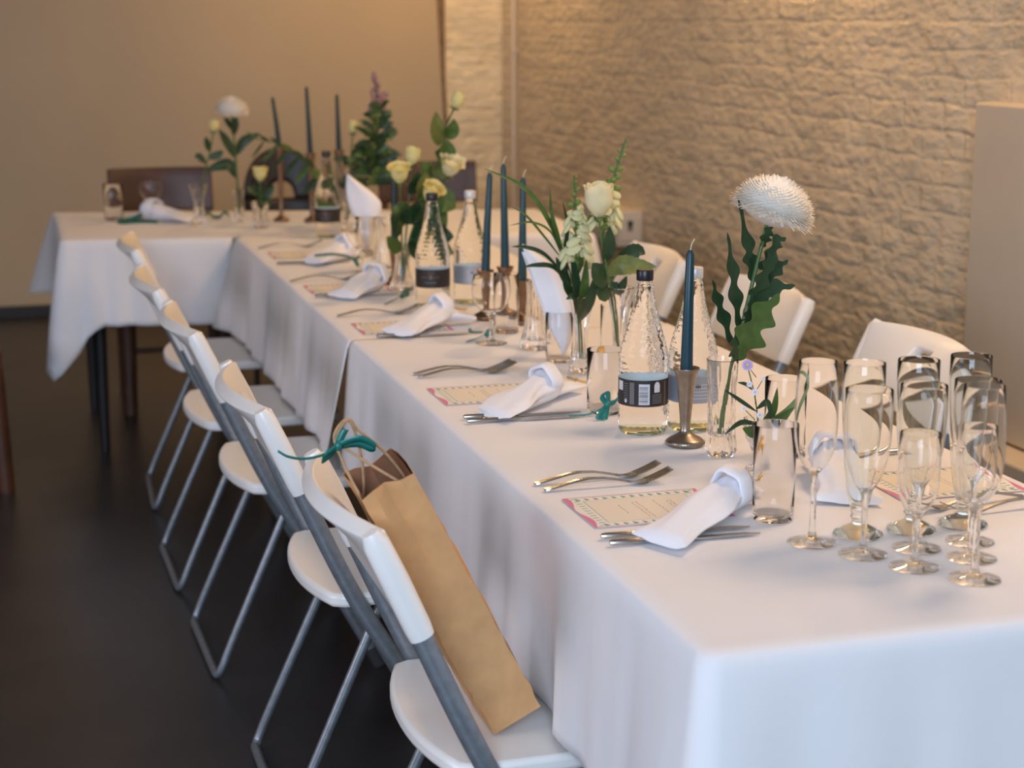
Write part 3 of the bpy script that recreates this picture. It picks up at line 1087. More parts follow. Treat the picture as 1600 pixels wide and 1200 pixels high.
# ------------------------------------------------------------------ knotted napkins
def napkin(label, pts, z, r=0.026, knot=0.62, group='napkins knotted at the place settings', lift=0.0, seed=1):
    """pts: three table points wide end -> knot -> tail"""
    t = thing('napkin', label, 'napkin', (pts[1][0], pts[1][1], z), 0, group)
    o = Vector((pts[1][0], pts[1][1], 0))
    q = random.Random(seed)
    P = [Vector((x, y, 0)) - o for x, y in pts]
    d0 = (P[1] - P[0]).normalized()
    side = Vector((-d0.y, d0.x, 0))
    # wide fan-like end
    b = MB()
    N, K = 40, 24

    def roll(u, v):
        # u round the section, v along
        c = P[0].lerp(P[1], v)
        w = lerp(0.042, 0.0265, v ** 1.3) * (1 + 0.10 * math.sin(v * 9 + seed)) * r / 0.026
        h = lerp(0.007, 0.027, v ** 0.9) * r / 0.026
        a = 2 * PI * u
        rip = 1 + 0.08 * math.sin(3 * a + v * 5 + seed) + 0.06 * math.sin(7 * a + v * 2 + seed * 2)
        skew = 0.010 * (1 - v) * math.sin(a * 1.0 + 1)
        return c + side * (math.cos(a) * w * rip) + d0 * skew + Vector((0, 0, h + lift * v + math.sin(a) * h * rip * 0.97))
    vs = [roll(i / N, j / K) for j in range(K + 1) for i in range(N)]
    fs = [(j * N + i, j * N + (i + 1) % N, (j + 1) * N + (i + 1) % N, (j + 1) * N + i) for j in range(K) for i in range(N)]
    fs += [tuple(reversed(range(N))), tuple(range(K * N, K * N + N))]
    b.add(vs, fs, 'napkin')
    b.build('rolled_cloth', t, angle=60)
    # wrapped band
    b = MB()
    axis = (P[2] - P[0]).normalized()
    sd = Vector((-axis.y, axis.x, 0))
    R0 = 0.0285 * r / 0.026
    vs = []
    n1, n2 = 28, 12
    for i in range(n1):
        a = 2 * PI * i / n1
        rad = sd * math.cos(a) * 1.02 + Vector((0, 0, 1)) * math.sin(a)
        for k in range(n2):
            c = 2 * PI * k / n2
            rr = R0 - 0.001 + 0.0050 * math.cos(c) + 0.0015 * math.sin(5 * a + seed)
            sl = 0.010 * math.cos(a + 0.6)
            p = rad * rr + axis * (0.020 * math.sin(c) + sl)
            vs.append(p + Vector((0, 0, R0 + 0.0065 + lift)))
    fs = [(i * n2 + k, ((i + 1) % n1) * n2 + k, ((i + 1) % n1) * n2 + (k + 1) % n2, i * n2 + (k + 1) % n2) for i in range(n1) for k in range(n2)]
    b.add(vs, fs, 'napkin')
    b.build('knot_band', t, angle=0)
    b = MB()
    tl = P[2] - P[1]
    tl = tl.normalized()
    ts = Vector((-tl.y, tl.x, 0))
    Lt = (P[2] - P[1]).length

    def tail(u, v):
        c = tl * (Lt * v)
        w = lerp(0.022, 0.028, v) * (1 - 0.5 * max(0, v - 0.8))
        h = lerp(0.026, 0.007, v ** 0.7)
        a = 2 * PI * u
        rip = 1 + 0.08 * math.sin(4 * a + v * 4 + seed)
        return c + ts * (math.cos(a) * w * rip) + Vector((0, 0, h + lift * (1 - v) + math.sin(a) * h * rip * 0.92))
    vs = [tail(i / N, j / 10) for j in range(11) for i in range(N)]
    fs = [(j * N + i, j * N + (i + 1) % N, (j + 1) * N + (i + 1) % N, (j + 1) * N + i) for j in range(10) for i in range(N)]
    fs += [tuple(reversed(range(N))), tuple(range(10 * N, 11 * N))]
    b.add(vs, fs, 'napkin')
    b.build('tail', t, angle=60)
    return t


napkin('white napkin pulled through a band at the nearest place, lying across the knives', [(0.092, 0.385), (0.248, 0.505), (0.298, 0.565)], ZT + 0.006, 0.026, lift=0.002, seed=2)
napkin('white knotted napkin at the second place, left of the tall water bottle', [(0.082, 1.185), (0.215, 1.295), (0.30, 1.375)], ZT + 0.006, 0.028, seed=5)
napkin('white knotted napkin at the third place, in front of the wine glass', [(0.10, 2.035), (0.232, 2.165), (0.31, 2.18)], ZT + 0.006, 0.028, seed=7)
napkin('white knotted napkin at the fourth place, left of the paired water bottles', [(0.085, 2.615), (0.194, 2.735), (0.210, 2.81)], ZF + 0.006, 0.030, seed=9)
napkin('white knotted napkin at the farthest place on the left of the long table', [(0.118, 3.27), (0.235, 3.36), (0.28, 3.40)], ZF + 0.006, 0.030, seed=11)
napkin('white knotted napkin on the left part of the cross table', [(-0.09, 4.53), (-0.225, 4.66), (-0.29, 4.70)], ZC + 0.002, 0.030, seed=13)
napkin('white crumpled napkin on the wall side, seen behind the front flutes', [(0.435, 0.505), (0.482, 0.66), (0.50, 0.73)], ZT + 0.002, 0.029, seed=15)


# ------------------------------------------------------------------ ribbons on the table
def ribbon(label, o, z, strips, mat='ribbon_dark', group='green ribbon ties on the tables', knot=None):
    b = MB()
    for pts, w, wid in strips:
        P = spline([Vector(q) for q in pts], 6)
        d = Vector(wid).normalized() * w * 0.5
        vs = []
        for q in P:
            vs += [q - d, q + d]
        b.add(vs, [(2 * i, 2 * i + 1, 2 * i + 3, 2 * i + 2) for i in range(len(P) - 1)], mat)
    if knot:
        b.blob(knot, 0.0065, mat, (1, .8, 1))
    r = b.build('ribbon_bow', solid=0.0006, angle=0)
    r.location = (o[0], o[1], z)
    return tag(r, label, 'ribbon', group)


ribbon('green ribbon bow standing against the tumbler, left of the tall water bottle', (0.280, 1.135), ZT, [
    ([(-0.065, 0.02, 0.006), (-0.03, 0.008, 0.01), (0, 0, 0.026)], 0.003, (0, .2, 1)),
    ([(0, 0, 0.028), (-0.010, 0, 0.040), (-0.006, -0.002, 0.050), (0.0, -0.002, 0.046), (0.001, 0, 0.028)], 0.010, (1, 0, .5)),
    ([(0, 0, 0.028), (0.012, 0, 0.030), (0.020, 0, 0.038), (0.020, 0, 0.050)], 0.010, (0.3, 0.2, 1)),
    ([(0, 0, 0.027), (-0.012, -0.004, 0.016), (-0.020, -0.006, 0.006), (-0.016, -0.006, 0.002), (-0.006, -0.004, 0.012), (0, 0, 0.024)], 0.009, (1, 0, -.2)),
    ([(0, 0, 0.026), (-0.004, -0.004, 0.012), (-0.008, -0.008, 0.001)], 0.011, (1, 0, .1))], 'ribbon', knot=(0, 0, 0.027))
ribbon('green ribbon tail lying in front of the wine glass foot at the third place', (0.285, 1.975), ZT, [
    ([(-0.055, -0.045, 0.003), (-0.025, -0.02, 0.004), (0.004, 0.004, 0.010)], 0.007, (.5, -.6, .6)),
    ([(0.004, 0.004, 0.010), (0.012, 0.004, 0.014), (0.016, -0.002, 0.006), (0.006, 0.002, 0.007)], 0.014, (0, .3, 1)),
    ([(-0.010, 0.10, 0.006), (-0.012, 0.075, 0.002), (0.008, 0.055, 0.004)], 0.007, (1, 0, .7))], 'ribbon', knot=(0.006, 0.003, 0.008))
ribbon('green ribbon tie lying between the fourth napkin and the dark-labelled bottle', (0.228, 2.575), ZF, [
    ([(-0.058, -0.070, 0.003), (-0.025, -0.03, 0.006), (0.0, 0.0, 0.012)], 0.009, (.5, -.5, .7)),
    ([(0, 0, 0.012), (0.025, 0.03, 0.016), (0.048, 0.06, 0.022)], 0.009, (.4, -.4, .8)),
    ([(0, 0, 0.012), (0.012, 0.006, 0.024), (0.024, 0.012, 0.014), (0.004, 0.004, 0.010)], 0.012, (.3, .3, 1))], knot=(0.002, 0.001, 0.010))
ribbon('green ribbon tie lying on the farthest napkin of the left side', (0.235, 3.215), ZF, [
    ([(-0.11, 0.05, 0.03), (-0.06, 0.02, 0.036), (-0.02, 0.0, 0.03), (0.0, 0.0, 0.02)], 0.007, (.2, .3, 1)),
    ([(0.0, 0, 0.02), (0.006, 0.0, 0.006), (0.010, -0.01, 0.002)], 0.012, (1, 0, .2)),
    ([(0.0, 0, 0.02), (0.016, 0.01, 0.028), (0.022, 0.01, 0.018)], 0.010, (.2, .3, 1))], knot=(0, 0, 0.018))
ribbon('green ribbon lying at the left end of the cross table beside the napkin', (-0.285, 4.555), ZC, [
    ([(-0.07, 0.02, 0.004), (-0.02, 0.03, 0.012), (0.02, 0.04, 0.026)], 0.018, (.1, .3, 1)),
    ([(-0.06, 0.0, 0.003), (0.0, 0.0, 0.006), (0.07, -0.01, 0.004)], 0.015, (.1, .6, .6))])
ribbon('small dark ribbon bow on the cross table beside the chrysanthemum vase', (0.0, 4.60), ZC, [
    ([(-0.045, 0, 0.014), (-0.03, 0, 0.026), (-0.012, 0, 0.010), (0, 0, 0.008)], 0.014, (.1, .5, 1)),
    ([(0.045, 0, 0.012), (0.03, 0, 0.026), (0.012, 0, 0.010), (0, 0, 0.008)], 0.014, (.1, .5, 1))], knot=(0, 0, 0.008))


def gold(label, loc, pts):
    b = MB()
    P = [Vector(q) for q in spline(pts, 8)]
    out = []
    for i, p in enumerate(P):
        out.append(p + Vector((0.0018 * math.sin(i * 2.1), 0.0018 * math.cos(i * 2.1), 0.0016 * math.sin(i * 2.9))))
    b.tube(out, 0.0023, 'gold', 6)
    o = b.build('gold_cord', angle=0)
    o.location = loc
    return tag(o, label, 'cord', 'short gold cords on the long table')


gold('short gold cord lying behind the nearest napkin band', (0.333, 0.64, ZT), [(-0.035, -0.02, .005), (-0.012, -0.006, .006), (0.012, 0.004, .005), (0.030, 0.022, .005)])
gold('gold cord coiled at the foot of the flower vase at the second place', (0.345, 1.455, ZT), [(-0.025, 0.03, .005), (-0.018, 0.0, .006), (-0.005, -0.02, .005), (0.02, -0.014, .006), (0.042, 0.004, .005)])
gold('gold cord lying in front of the paired water bottles', (0.318, 2.36, ZF), [(-0.022, 0, .005), (-0.006, 0.006, .008), (0.01, -0.004, .006), (0.026, 0.002, .005)])


# ------------------------------------------------------------------ glasses
def glass_thing(name, label, cat, loc, mesh_o, first, group, scale=(1, 1, 1), rz=0):
    o = mesh_o if first else mesh_o.copy()
    if not first:
        COL.objects.link(o)
    o.location = loc
    o.scale = scale
    o.rotation_euler = (0, 0, rz)
    return tag(o, label, cat, group)


def lathe_obj(name, prof, mat, n=40, mod=None, angle=50):
    b = MB()
    b.lathe(prof, mat, n, mod=mod)
    return b.build(name, angle=angle)


def wall_profile(outer, th, base):
    """outer: (r, z) bottom to rim, starting after the base; returns closed glass wall"""
    inner = [(max(r - th, 0.0005), z) for r, z in outer if z >= base]
    return [(0, 0)] + outer + [(outer[-1][0] - th * .4, outer[-1][1] + th * .35)] + inner[::-1] + [(0, base)]


def stem_glass(H_, foot_r, foot_h, stem_r, z_bowl, bowl, th=0.0008):
    """bowl: list of (r, z) above z_bowl"""
    out = [(foot_r - .0015, 0), (foot_r, .0012), (foot_r * .82, .0028), (foot_r * .45, foot_h * .6), (stem_r * 1.6, foot_h), (stem_r, foot_h + .012), (stem_r * .95, lerp(foot_h, z_bowl, .6)),
           (stem_r * 1.15, z_bowl - .008), (stem_r * 1.9, z_bowl)] + bowl
    inner = [(max(r - th, .0004), z) for r, z in bowl]
    return [(0, 0)] + out + [(bowl[-1][0] - th * .4, bowl[-1][1] + th * .4)] + inner[::-1] + [(0, bowl[0][1] + .002)]


tall = lathe_obj('champagne_flute', stem_glass(.252, .034, .008, .0042, .100, [
    (.0115, .104), (.0185, .113), (.0245, .127), (.0282, .145), (.0293, .165), (.0290, .19), (.0275, .22), (.0255, .252)]), M['glass'], 48)
slim = lathe_obj('champagne_flute', stem_glass(.225, .0335, .008, .004, .085, [
    (.009, .089), (.0165, .100), (.0235, .117), (.0285, .138), (.0308, .16), (.0315, .185), (.0315, .205), (.031, .225)]), M['glass'], 48)
short = lathe_obj('champagne_flute', stem_glass(.18, .033, .007, .0042, .070, [
    (.010, .073), (.0175, .082), (.0235, .096), (.0265, .115), (.0272, .135), (.0268, .158), (.0258, .18)]), M['glass'], 48)
pil = lathe_obj('champagne_flute', [(0, 0), (.0335, 0), (.0345, .002), (.0330, .005), (.022, .011), (.0105, .017), (.0088, .022), (.0118, .027), (.0100, .031), (.0125, .040), (.0178, .065),
                                    (.0222, .10), (.0258, .14), (.0280, .18), (.0288, .21), (.0286, .242), (.0281, .2430), (.0278, .242), (.0280, .21), (.0272, .18), (.0250, .14), (.0213, .10), (.0167, .065), (.0108, .044), (0, .041)], M['glass_green'], 48)
GG = 'champagne flutes gathered at the near end of the table'
fl = [
    ('tall', 0.300, 0.351, 'tall tulip flute at the left end of the group, beside the front tumbler'),
    ('tall', 0.428, 0.148, 'tall tulip flute at the front right, nearest the table end'),
    ('slim', 0.341, 0.282, 'wide-bowled flute on a thin stem, left front, before a green-footed flute'),
    ('slim', 0.423, 0.286, 'flute with a wide bowl in the middle row of the third column'),
    ('slim', 0.508, 0.293, 'flute with a wide bowl in the right column, just before the green-footed one'),
    ('short', 0.379, 0.213, 'short small flute at the front of the third column'),
    ('short', 0.471, 0.226, 'short small flute at the right, behind the frontmost tall flute'),
    ('pil', 0.377, 0.366, 'greenish flute with a thick foot and no long stem, left of three at the back'),
    ('pil', 0.458, 0.364, 'greenish flute with a thick foot and no long stem, middle of three at the back'),
    ('pil', 0.542, 0.369, 'greenish flute with a thick foot and no long stem, right of three at the back'),
]
protos = {'tall': tall, 'slim': slim, 'short': short, 'pil': pil}
seen = set()
for k, x, y, lb in fl:
    glass_thing('champagne_flute', lb, 'glass', (x, y, ZT), protos[k], k not in seen, GG)
    seen.add(k)

tum = lathe_obj('tumbler', [(0, 0), (.0265, 0), (.0285, .002), (.0288, .01), (.0290, .06), (.0298, .132), (.0295, .1326), (.0291, .132), (.0283, .06), (.0280, .012), (.025, .0075), (0, .0065)], M['glass'], 48)
GT = 'straight glass tumblers on the tables'
tl = [
    (0.297, 0.471, 1.03, 1.05, ZT, 'straight glass tumbler at the front, right of the nearest napkin'),
    (0.469, 0.808, 1.08, 0.97, ZT, 'straight glass tumbler behind the aster sprig, left of the flutes'),
    (0.296, 1.190, 1.18, 0.88, ZT, 'straight glass tumbler left of the tall water bottle, behind a green bow'),
    (0.362, 1.672, 0.98, 0.80, ZT, 'glass tumbler holding the tall folded napkin'),
    (0.447, 1.578, 0.88, 0.98, ZT, 'glass tumbler between the rose vase and the tall water bottle'),
    (0.352, 2.035, 1.0, 1.02, ZT, 'glass tumbler right of the wine glass, before the three candles'),
    (0.322, 3.45, 1.3, 0.80, ZF, 'glass holding the folded napkin far down the table'),
    (-0.359, 4.678, 1.15, 1.0, ZC, 'glass tumbler at the left end of the cross table'),
]
for i, (x, y, s, h, z, lb) in enumerate(tl):
    glass_thing('tumbler', lb, 'glass', (x, y, z), tum, i == 0, GT, (s, s, h))

wine = lathe_obj('wine_glass', stem_glass(.152, .035, .008, .0045, .062, [
    (.013, .066), (.025, .074), (.036, .088), (.0425, .104), (.0435, .118), (.0415, .135), (.0385, .152)]), M['glass'], 48)
glass_thing('wine_glass', 'round wine glass at the third place, in front of the three candles', 'glass', (0.282, 1.912, ZT), wine, True, 'stemmed wine glasses')
glass_thing('wine_glass', 'round wine glass beside the tumbler at the left end of the cross table', 'glass', (-0.215, 4.79, ZC), wine, False, 'stemmed wine glasses', (1, 1, .85))
glass_thing('wine_glass', 'round wine glass far down the table, below the standing napkin', 'glass', (0.235, 3.12, ZF), wine, False, 'stemmed wine glasses', (1, 1, 1))


# ------------------------------------------------------------------ vases
def cut(nf, amt, tw=0.0, z0=0.0, z1=1.0):
    def f(r, z, a):
        if z < z0 or z > z1:
            return r
        return r * (1 + amt * (abs(math.cos(nf * a / 2 + tw * z)) - 0.5))
    return f


def vase(name, prof, mat, nf, amt, tw, n=None):
    b = MB()
    b.lathe(prof, mat, n or nf * 6, mod=cut(nf, amt, tw, 0.004, prof[-1][1] * 0 + max(z for r, z in prof) * .93))
    return b.build(name, angle=28)


cy = vase('bud_vase', [(0, 0), (.022, 0), (.0245, .003), (.0255, .012), (.024, .024), (.0215, .05), (.0212, .08), (.0225, .115), (.0255, .15), (.0262, .16), (.0243, .1605),
                       (.0215, .15), (.0185, .115), (.0172, .08), (.0175, .05), (.016, .034), (0, .03)], M['crystal'], 10, .16, 30)
flr = vase('bud_vase', [(0, 0), (.024, 0), (.026, .003), (.0255, .010), (.018, .025), (.0135, .05), (.013, .075), (.0155, .105), (.022, .135), (.0275, .155), (.0255, .156),
                        (.0195, .135), (.0128, .105), (.0105, .075), (.0105, .05), (.011, .03), (0, .026)], M['crystal'], 8, .14, 0)
bell = vase('bud_vase', [(0, 0), (.032, 0), (.0335, .003), (.032, .015), (.025, .04), (.02, .07), (.0175, .10), (.0175, .13), (.0205, .147), (.0188, .1475),
                         (.0152, .13), (.015, .10), (.017, .07), (.021, .04), (.024, .02), (0, .016)], M['crystal'], 12, .12, 18)
cup = vase('bud_vase', [(0, 0), (.021, 0), (.023, .003), (.021, .008), (.011, .02), (.0095, .03), (.013, .042), (.021, .06), (.0255, .085), (.026, .095), (.0243, .0955),
                        (.0232, .085), (.0185, .062), (.010, .046), (0, .042)], M['crystal'], 10, .14, 0)
GV = 'glass bud vases along the tables'
vs_ = [
    (cy, 1, 0.372, 0.838, ZT, (1, 1, 1), 'cut crystal bud vase holding the white chrysanthemum, right of the pewter candlestick'),
    (cup, 1, 0.385, 0.715, ZT, (1, 1, .92), 'small footed cut glass vase with the lilac aster sprig, behind the front tumbler'),
    (flr, 1, 0.371, 1.555, ZT, (1, 1, 1.0), 'flared glass vase holding the snapdragon and grass bouquet'),
    (flr, 0, 0.432, 1.495, ZT, (1.05, 1.05, 1.15), 'flared cut glass vase holding the cream rose, left of the tall water bottle'),
    (bell, 1, 0.357, 1.827, ZT, (1, 1, 1), 'wide-footed cut glass vase left of the folded napkin in its tumbler'),
    (bell, 0, 0.268, 2.74, ZF, (1, 1, .85), 'cut glass vase holding the yellow roses, left of the dark-labelled bottle'),
    (bell, 0, 0.285, 3.02, ZF, (1.5, 1.5, 1.12), 'large cut glass vase with the tall leafy stems far down the table'),
    (flr, 0, -0.081, 4.426, ZC, (1.25, 1.25, .93), 'flared glass vase with a rose bud on the left of the cross table'),
    (cy, 0, 0.066, 4.485, ZC, (.8, .8, .75), 'slim glass vase with the far chrysanthemum on the cross table'),
    (cy, 0, 0.116, 4.30, ZC, (1.15, 1.15, .56), 'short glass vase with a single yellow rose on the cross table'),
    (flr, 0, 0.375, 4.05, ZF, (1.4, 1.4, 1.5), 'tall flared glass vase holding the mauve flower bunch at the table junction'),
]
for m_, first, x, y, z, s, lb in vs_:
    glass_thing('bud_vase', lb, 'vase', (x, y, z), m_, bool(first), GV, s)


# ------------------------------------------------------------------ water bottles
def bottle(label, loc, cap, label_mat, facing, printed, group='dimpled glass water bottles'):
    t = thing('water_bottle', label, 'bottle', loc, 0, group)
    Rb = 0.0425
    prof = [(0, .004), (.030, .004), (.034, .0), (.039, .0015), (.0418, .006), (Rb, .012)]
    z = .016
    while z < .132:
        prof.append((Rb, z)); z += .0032
    P2 = [(.132, Rb), (.145, .0405), (.16, .0368), (.175, .0322), (.19, .0278), (.205, .0238), (.22, .0203), (.235, .0174), (.245, .0158), (.252, .0148)]
    z = .132
    while z < .250:
        for (a, ra), (c, rc) in zip(P2, P2[1:]):
            if a <= z <= c:
                prof.append((lerp(ra, rc, (z - a) / (c - a)), z))
                break
        z += .0032
    prof += [(.0146, .252), (.0152, .2535), (.0152, .256), (.0128, .258), (.0128, .2635), (0, .2635)]

    def dim(r, z, a):
        if .016 < z < .050 or .102 < z < .246:
            k = round(z / .0098)
            row = z / .0098
            ph = (k % 2) * PI
            h = math.cos((row - k) * PI) ** 2 * abs(math.cos((a * 22 + ph) / 2))
            return r + (0.0011 * h - 0.0004) * min(1, r / .03)
        return r
    b = MB()
    b.lathe(prof, 'bottle', 110, mod=dim)
    for i, f in enumerate(b.f):
        if max(b.v[j][2] for j in f) < 0.0075:
            b.m[i] = b.mi('bottle_base')
    b.build('glass_body', t, angle=60)
    b = MB()
    b.lathe([(0, .2645), (.0142, .2645), (.0146, .266), (.0146, .281), (.0135, .2828), (0, .2828)], cap, 48,
            mod=lambda r, z, a: r * (1 + (0.018 * math.cos(24 * a) if .267 < z < .281 else 0)))
    b.build('screw_cap', t, angle=40)
    # label: printed outside, pale inside
    lb = MB()
    z0, z1 = .052, .098
    n = 64
    ro, ri = Rb + .0007, Rb - .0009

    def band(r, za, zb, a0, a1, mat, flip=False, m=None):
        m = m or max(2, int((a1 - a0) / .08))
        vs = []
        for i in range(m + 1):
            a = facing + lerp(a0, a1, i / m)
            vs += [(r * math.cos(a), r * math.sin(a), za), (r * math.cos(a), r * math.sin(a), zb)]
        fs = [(2 * i, 2 * i + 2, 2 * i + 3, 2 * i + 1) if not flip else (2 * i, 2 * i + 1, 2 * i + 3, 2 * i + 2) for i in range(m)]
        lb.add(vs, fs, mat)
    band(ro, z0, z1, -PI, PI, label_mat, m=n)
    band(ri, z0, z1, -PI, PI, 'label_back', True, m=n)
    r2 = ro + .0003
    if printed == 'barcode':
        band(r2, z0 + .004, z1 - .006, -.17, .26, 'label_print')
        q = random.Random(3)
        zz = z0 + .0065
        while zz < z1 - .009:
            h = q.choice([.0006, .001, .0016])
            band(r2 + .0002, zz, zz + h, -.15, .19, 'label_grey')
            zz += h + q.choice([.0008, .0012, .0018])
        # domed pavilion emblem
        for k in range(8):
            w = .13 * math.sqrt(max(0, 1 - (k / 8) ** 2))
            band(r2, z0 + .034 + k * .0011, z0 + .0352 + k * .0011, .575 - w, .575 + w, 'label_print', m=3)
        band(r2, z0 + .025, z0 + .0342, .45, .70, 'label_print')
        band(r2, z0 + .042, z0 + .0445, .565, .585, 'label_print', m=1)
        for k in range(6):
            band(r2, z0 + .006 + k * .0029, z0 + .0075 + k * .0029, .36 + .02 * (k % 2), .80, 'label_grey')
        band(r2, z0 + .004, z1 - .004, -.56, -.36, 'label_grey')
        band(r2, z0 + .003, z1 - .003, .93, 1.05, 'label_brown')
        band(r2, z0 + .026, z1 - .004, -1.25, -.92, 'label_print')
        for k in range(8):
            band(r2, z0 + .009 + k * .0042, z0 + .0105 + k * .0042, -.88 + .02 * (k % 3), -.64, 'label_grey')
        band(r2, z0 + .006, z0 + .012, -.80, -.70, 'label_print', m=3)
        band(r2, z0 + .0008, z0 + .0018, -PI, PI, 'label_brown', m=n)
    elif printed == 'front':
        for k in range(7):
            band(r2, z0 + .024, z0 + .029, -.62 + k * .17, -.52 + k * .17, 'label_brown', m=2)
        band(r2, z0 + .022, z0 + .032, -.10, .08, 'label_grey')
        band(r2, z0 + .012, z0 + .0145, -.32, .32, 'label_grey')
        band(r2, z0 + .036, z0 + .039, -.2, .2, 'label_brown')
    else:
        for k in range(5):
            band(r2, z0 + .008 + k * .006, z0 + .0095 + k * .006, -.1, .75, 'label_print')
        band(r2, z0 + .026, z0 + .034, .10, .30, 'label_grey')
    lb.build('label', t, angle=0)
    return t


FA = math.atan2(-2.736, -1.034)
bottle('tall dimpled water bottle with black cap and barcode label, left of the single candle', (0.308, 1.030, ZT), 'cap_black', 'label_black', FA, 'barcode')
bottle('water bottle with pale cap and silver label, behind the single candle', (0.400, 1.032, ZT), 'cap_silver', 'label_silver', FA, 'plain')
bottle('water bottle with black cap and dark label, left of the pair halfway down the table', (0.282, 2.455, ZF), 'cap_black', 'label_black', FA, 'front')
bottle('water bottle with white cap and silver label, right of the pair halfway down the table', (0.388, 2.488, ZF), 'cap_silver', 'label_silver', FA, 'plain')
bottle('water bottle with dark label at the far end, half hidden behind vases', (0.285, 3.93, ZF), 'cap_black', 'label_black', FA, 'front')


# ------------------------------------------------------------------ candlesticks and candles
def candlestick(label, loc, h, mat, beads=True, group='trumpet-shaped metal candlesticks', s=1.0, socket=.0102):
    t = thing('candlestick', label, 'candlestick', loc, 0, group)
    b = MB()
    prof = [(0, 0), (.030, 0), (.0325, .003), (.0320, .008), (.027, .012), (.017, .017), (.0105, .022), (.0085, .028), (.0092, h * .32), (.0118, h * .55), (.0150, h * .8), (.0190, h * .93), (.0225, h - .002), (.0222, h),
            (.0195, h - .001), (socket + .003, h - .006), (socket + .0014, h - .010), (socket + .0012, h - .026), (0, h - .028)]
    b.lathe([(r * s if r > .0001 else 0, z) for r, z in prof], mat, 40)
    body = b.build('holder', t, angle=50)
    if beads:
        b = MB()
        for k in range(44):
            a = 2 * PI * k / 44
            b.blob((.0322 * s * math.cos(a), .0322 * s * math.sin(a), .0045), .0021, mat, n=6, rings=4)
        b.build('beaded_rim', t)
    return t


def candle(label, loc, h, r0, r1, mat='candle', lean=(0, 0), wick=True, group='tapered dark teal candles'):
    t = thing('candle', label, 'candle', loc, 0, group)
    b = MB()
    b.tube([(0, 0, 0), (0, 0, h * .06), (lean[0] * .4, lean[1] * .4, h * .5), (lean[0] * .97, lean[1] * .97, h * .965), (lean[0], lean[1], h)], [r0 * .93, r0, lerp(r0, r1, .5), r1, r1 * .45], mat, 20)
    b.build('wax', t)
    if wick:
        b = MB()
        b.tube(spline([(lean[0], lean[1], h - .002), (lean[0] + .002, lean[1], h + .009), (lean[0] + .007, lean[1], h + .018)], 4), .0009, 'wick', 6)
        b.build('wick', t)
    return t


candlestick('pewter candlestick with beaded foot in front of the tall water bottles', (0.342, 0.919, ZT), .132, 'pewter')
candle('single dark teal candle in the pewter candlestick, before the water bottles', (0.342, 0.919, ZT + .1065), .222, .0108, .0068, lean=(.003, 0))
trio = [
    (0.358, 2.236, .118, .0, 1.098, 'left of the three candles halfway down the table', (.012, 0)),
    (0.404, 2.226, .126, .0, 1.118, 'middle and tallest of the three candles halfway down the table', (-.004, 0)),
    (0.424, 2.150, .104, .0, 1.092, 'right of the three candles halfway down the table, before the cream pipe', (.002, 0)),
]
for i, (x, y, h, _, zt, lb, ln) in enumerate(trio):
    pos = ['left', 'middle', 'right'][i]
    candlestick('bronze candlestick, %s one of three halfway down the table' % pos, (x, y, ZF if y > 2.06 else ZT), h, 'bronze', False, s=.92)
    candle('dark teal candle, ' + lb, (x, y, ZF + h - .0255), zt - ZF - h + .0255, .0108, .0066, 'candle', ln)
far = [
    (0.215, 4.47, .265, 1.185, 'left of the three candles on the cross table, leaning left', (-.020, 0)),
    (0.316, 4.42, .245, 1.222, 'middle and tallest of the three candles on the cross table', (-.008, 0)),
    (0.428, 4.47, .250, 1.192, 'right of the three candles on the cross table', (-.003, 0)),
]
for i, (x, y, h, zt, lb, ln) in enumerate(far):
    pos = ['left', 'middle', 'right'][i]
    candlestick('slim bronze candlestick, %s one of three on the cross table' % pos, (x, y, ZC), h, 'bronze', False, s=.85)
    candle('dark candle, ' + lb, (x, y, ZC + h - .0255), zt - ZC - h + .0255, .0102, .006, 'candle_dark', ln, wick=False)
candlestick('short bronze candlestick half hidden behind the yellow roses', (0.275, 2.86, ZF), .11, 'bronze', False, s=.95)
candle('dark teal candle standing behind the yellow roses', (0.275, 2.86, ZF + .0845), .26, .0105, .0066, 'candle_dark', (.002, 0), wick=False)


# ------------------------------------------------------------------ folded napkins standing in tumblers
def standing_napkin(label, loc, left, right, thick, group='folded napkins standing in glasses'):
    """left, right: outline curves (dx, dz) from the bottom up, in the plane facing the room"""
    t = thing('standing_napkin', label, 'napkin', loc, -0.28, group)
    A = spline([Vector((x, 0, z)) for x, z in left], 6)
    B = spline([Vector((x, 0, z)) for x, z in right], 6)
    for layer, (sy, k) in enumerate(((-1, 1.0), (1, .93))):
        b = MB()
        n = len(A)
        vs = []
        nu = 12
        for j in range(n):
            for i in range(nu + 1):
                u = i / nu
                p = A[j].lerp(B[j], u)
                p = Vector((p.x, 0, p.z * k))
                w = (A[j] - B[j]).length
                y = sy * (thick * math.sin(PI * u) ** .7 * min(1, w / .03) + .0012) + .003 * math.sin(u * 7 + layer) * min(1, w / .03)
                vs.append((p.x, y, p.z))
        fs = [(j * (nu + 1) + i, j * (nu + 1) + i + 1, (j + 1) * (nu + 1) + i + 1, (j + 1) * (nu + 1) + i) for j in range(n - 1) for i in range(nu)]
        if sy > 0:
            fs = [tuple(reversed(f)) for f in fs]
        b.add(vs, fs, 'napkin')
        b.build('front_fold' if sy < 0 else 'back_fold', t, angle=0, solid=.0012, off=-1)
    return t


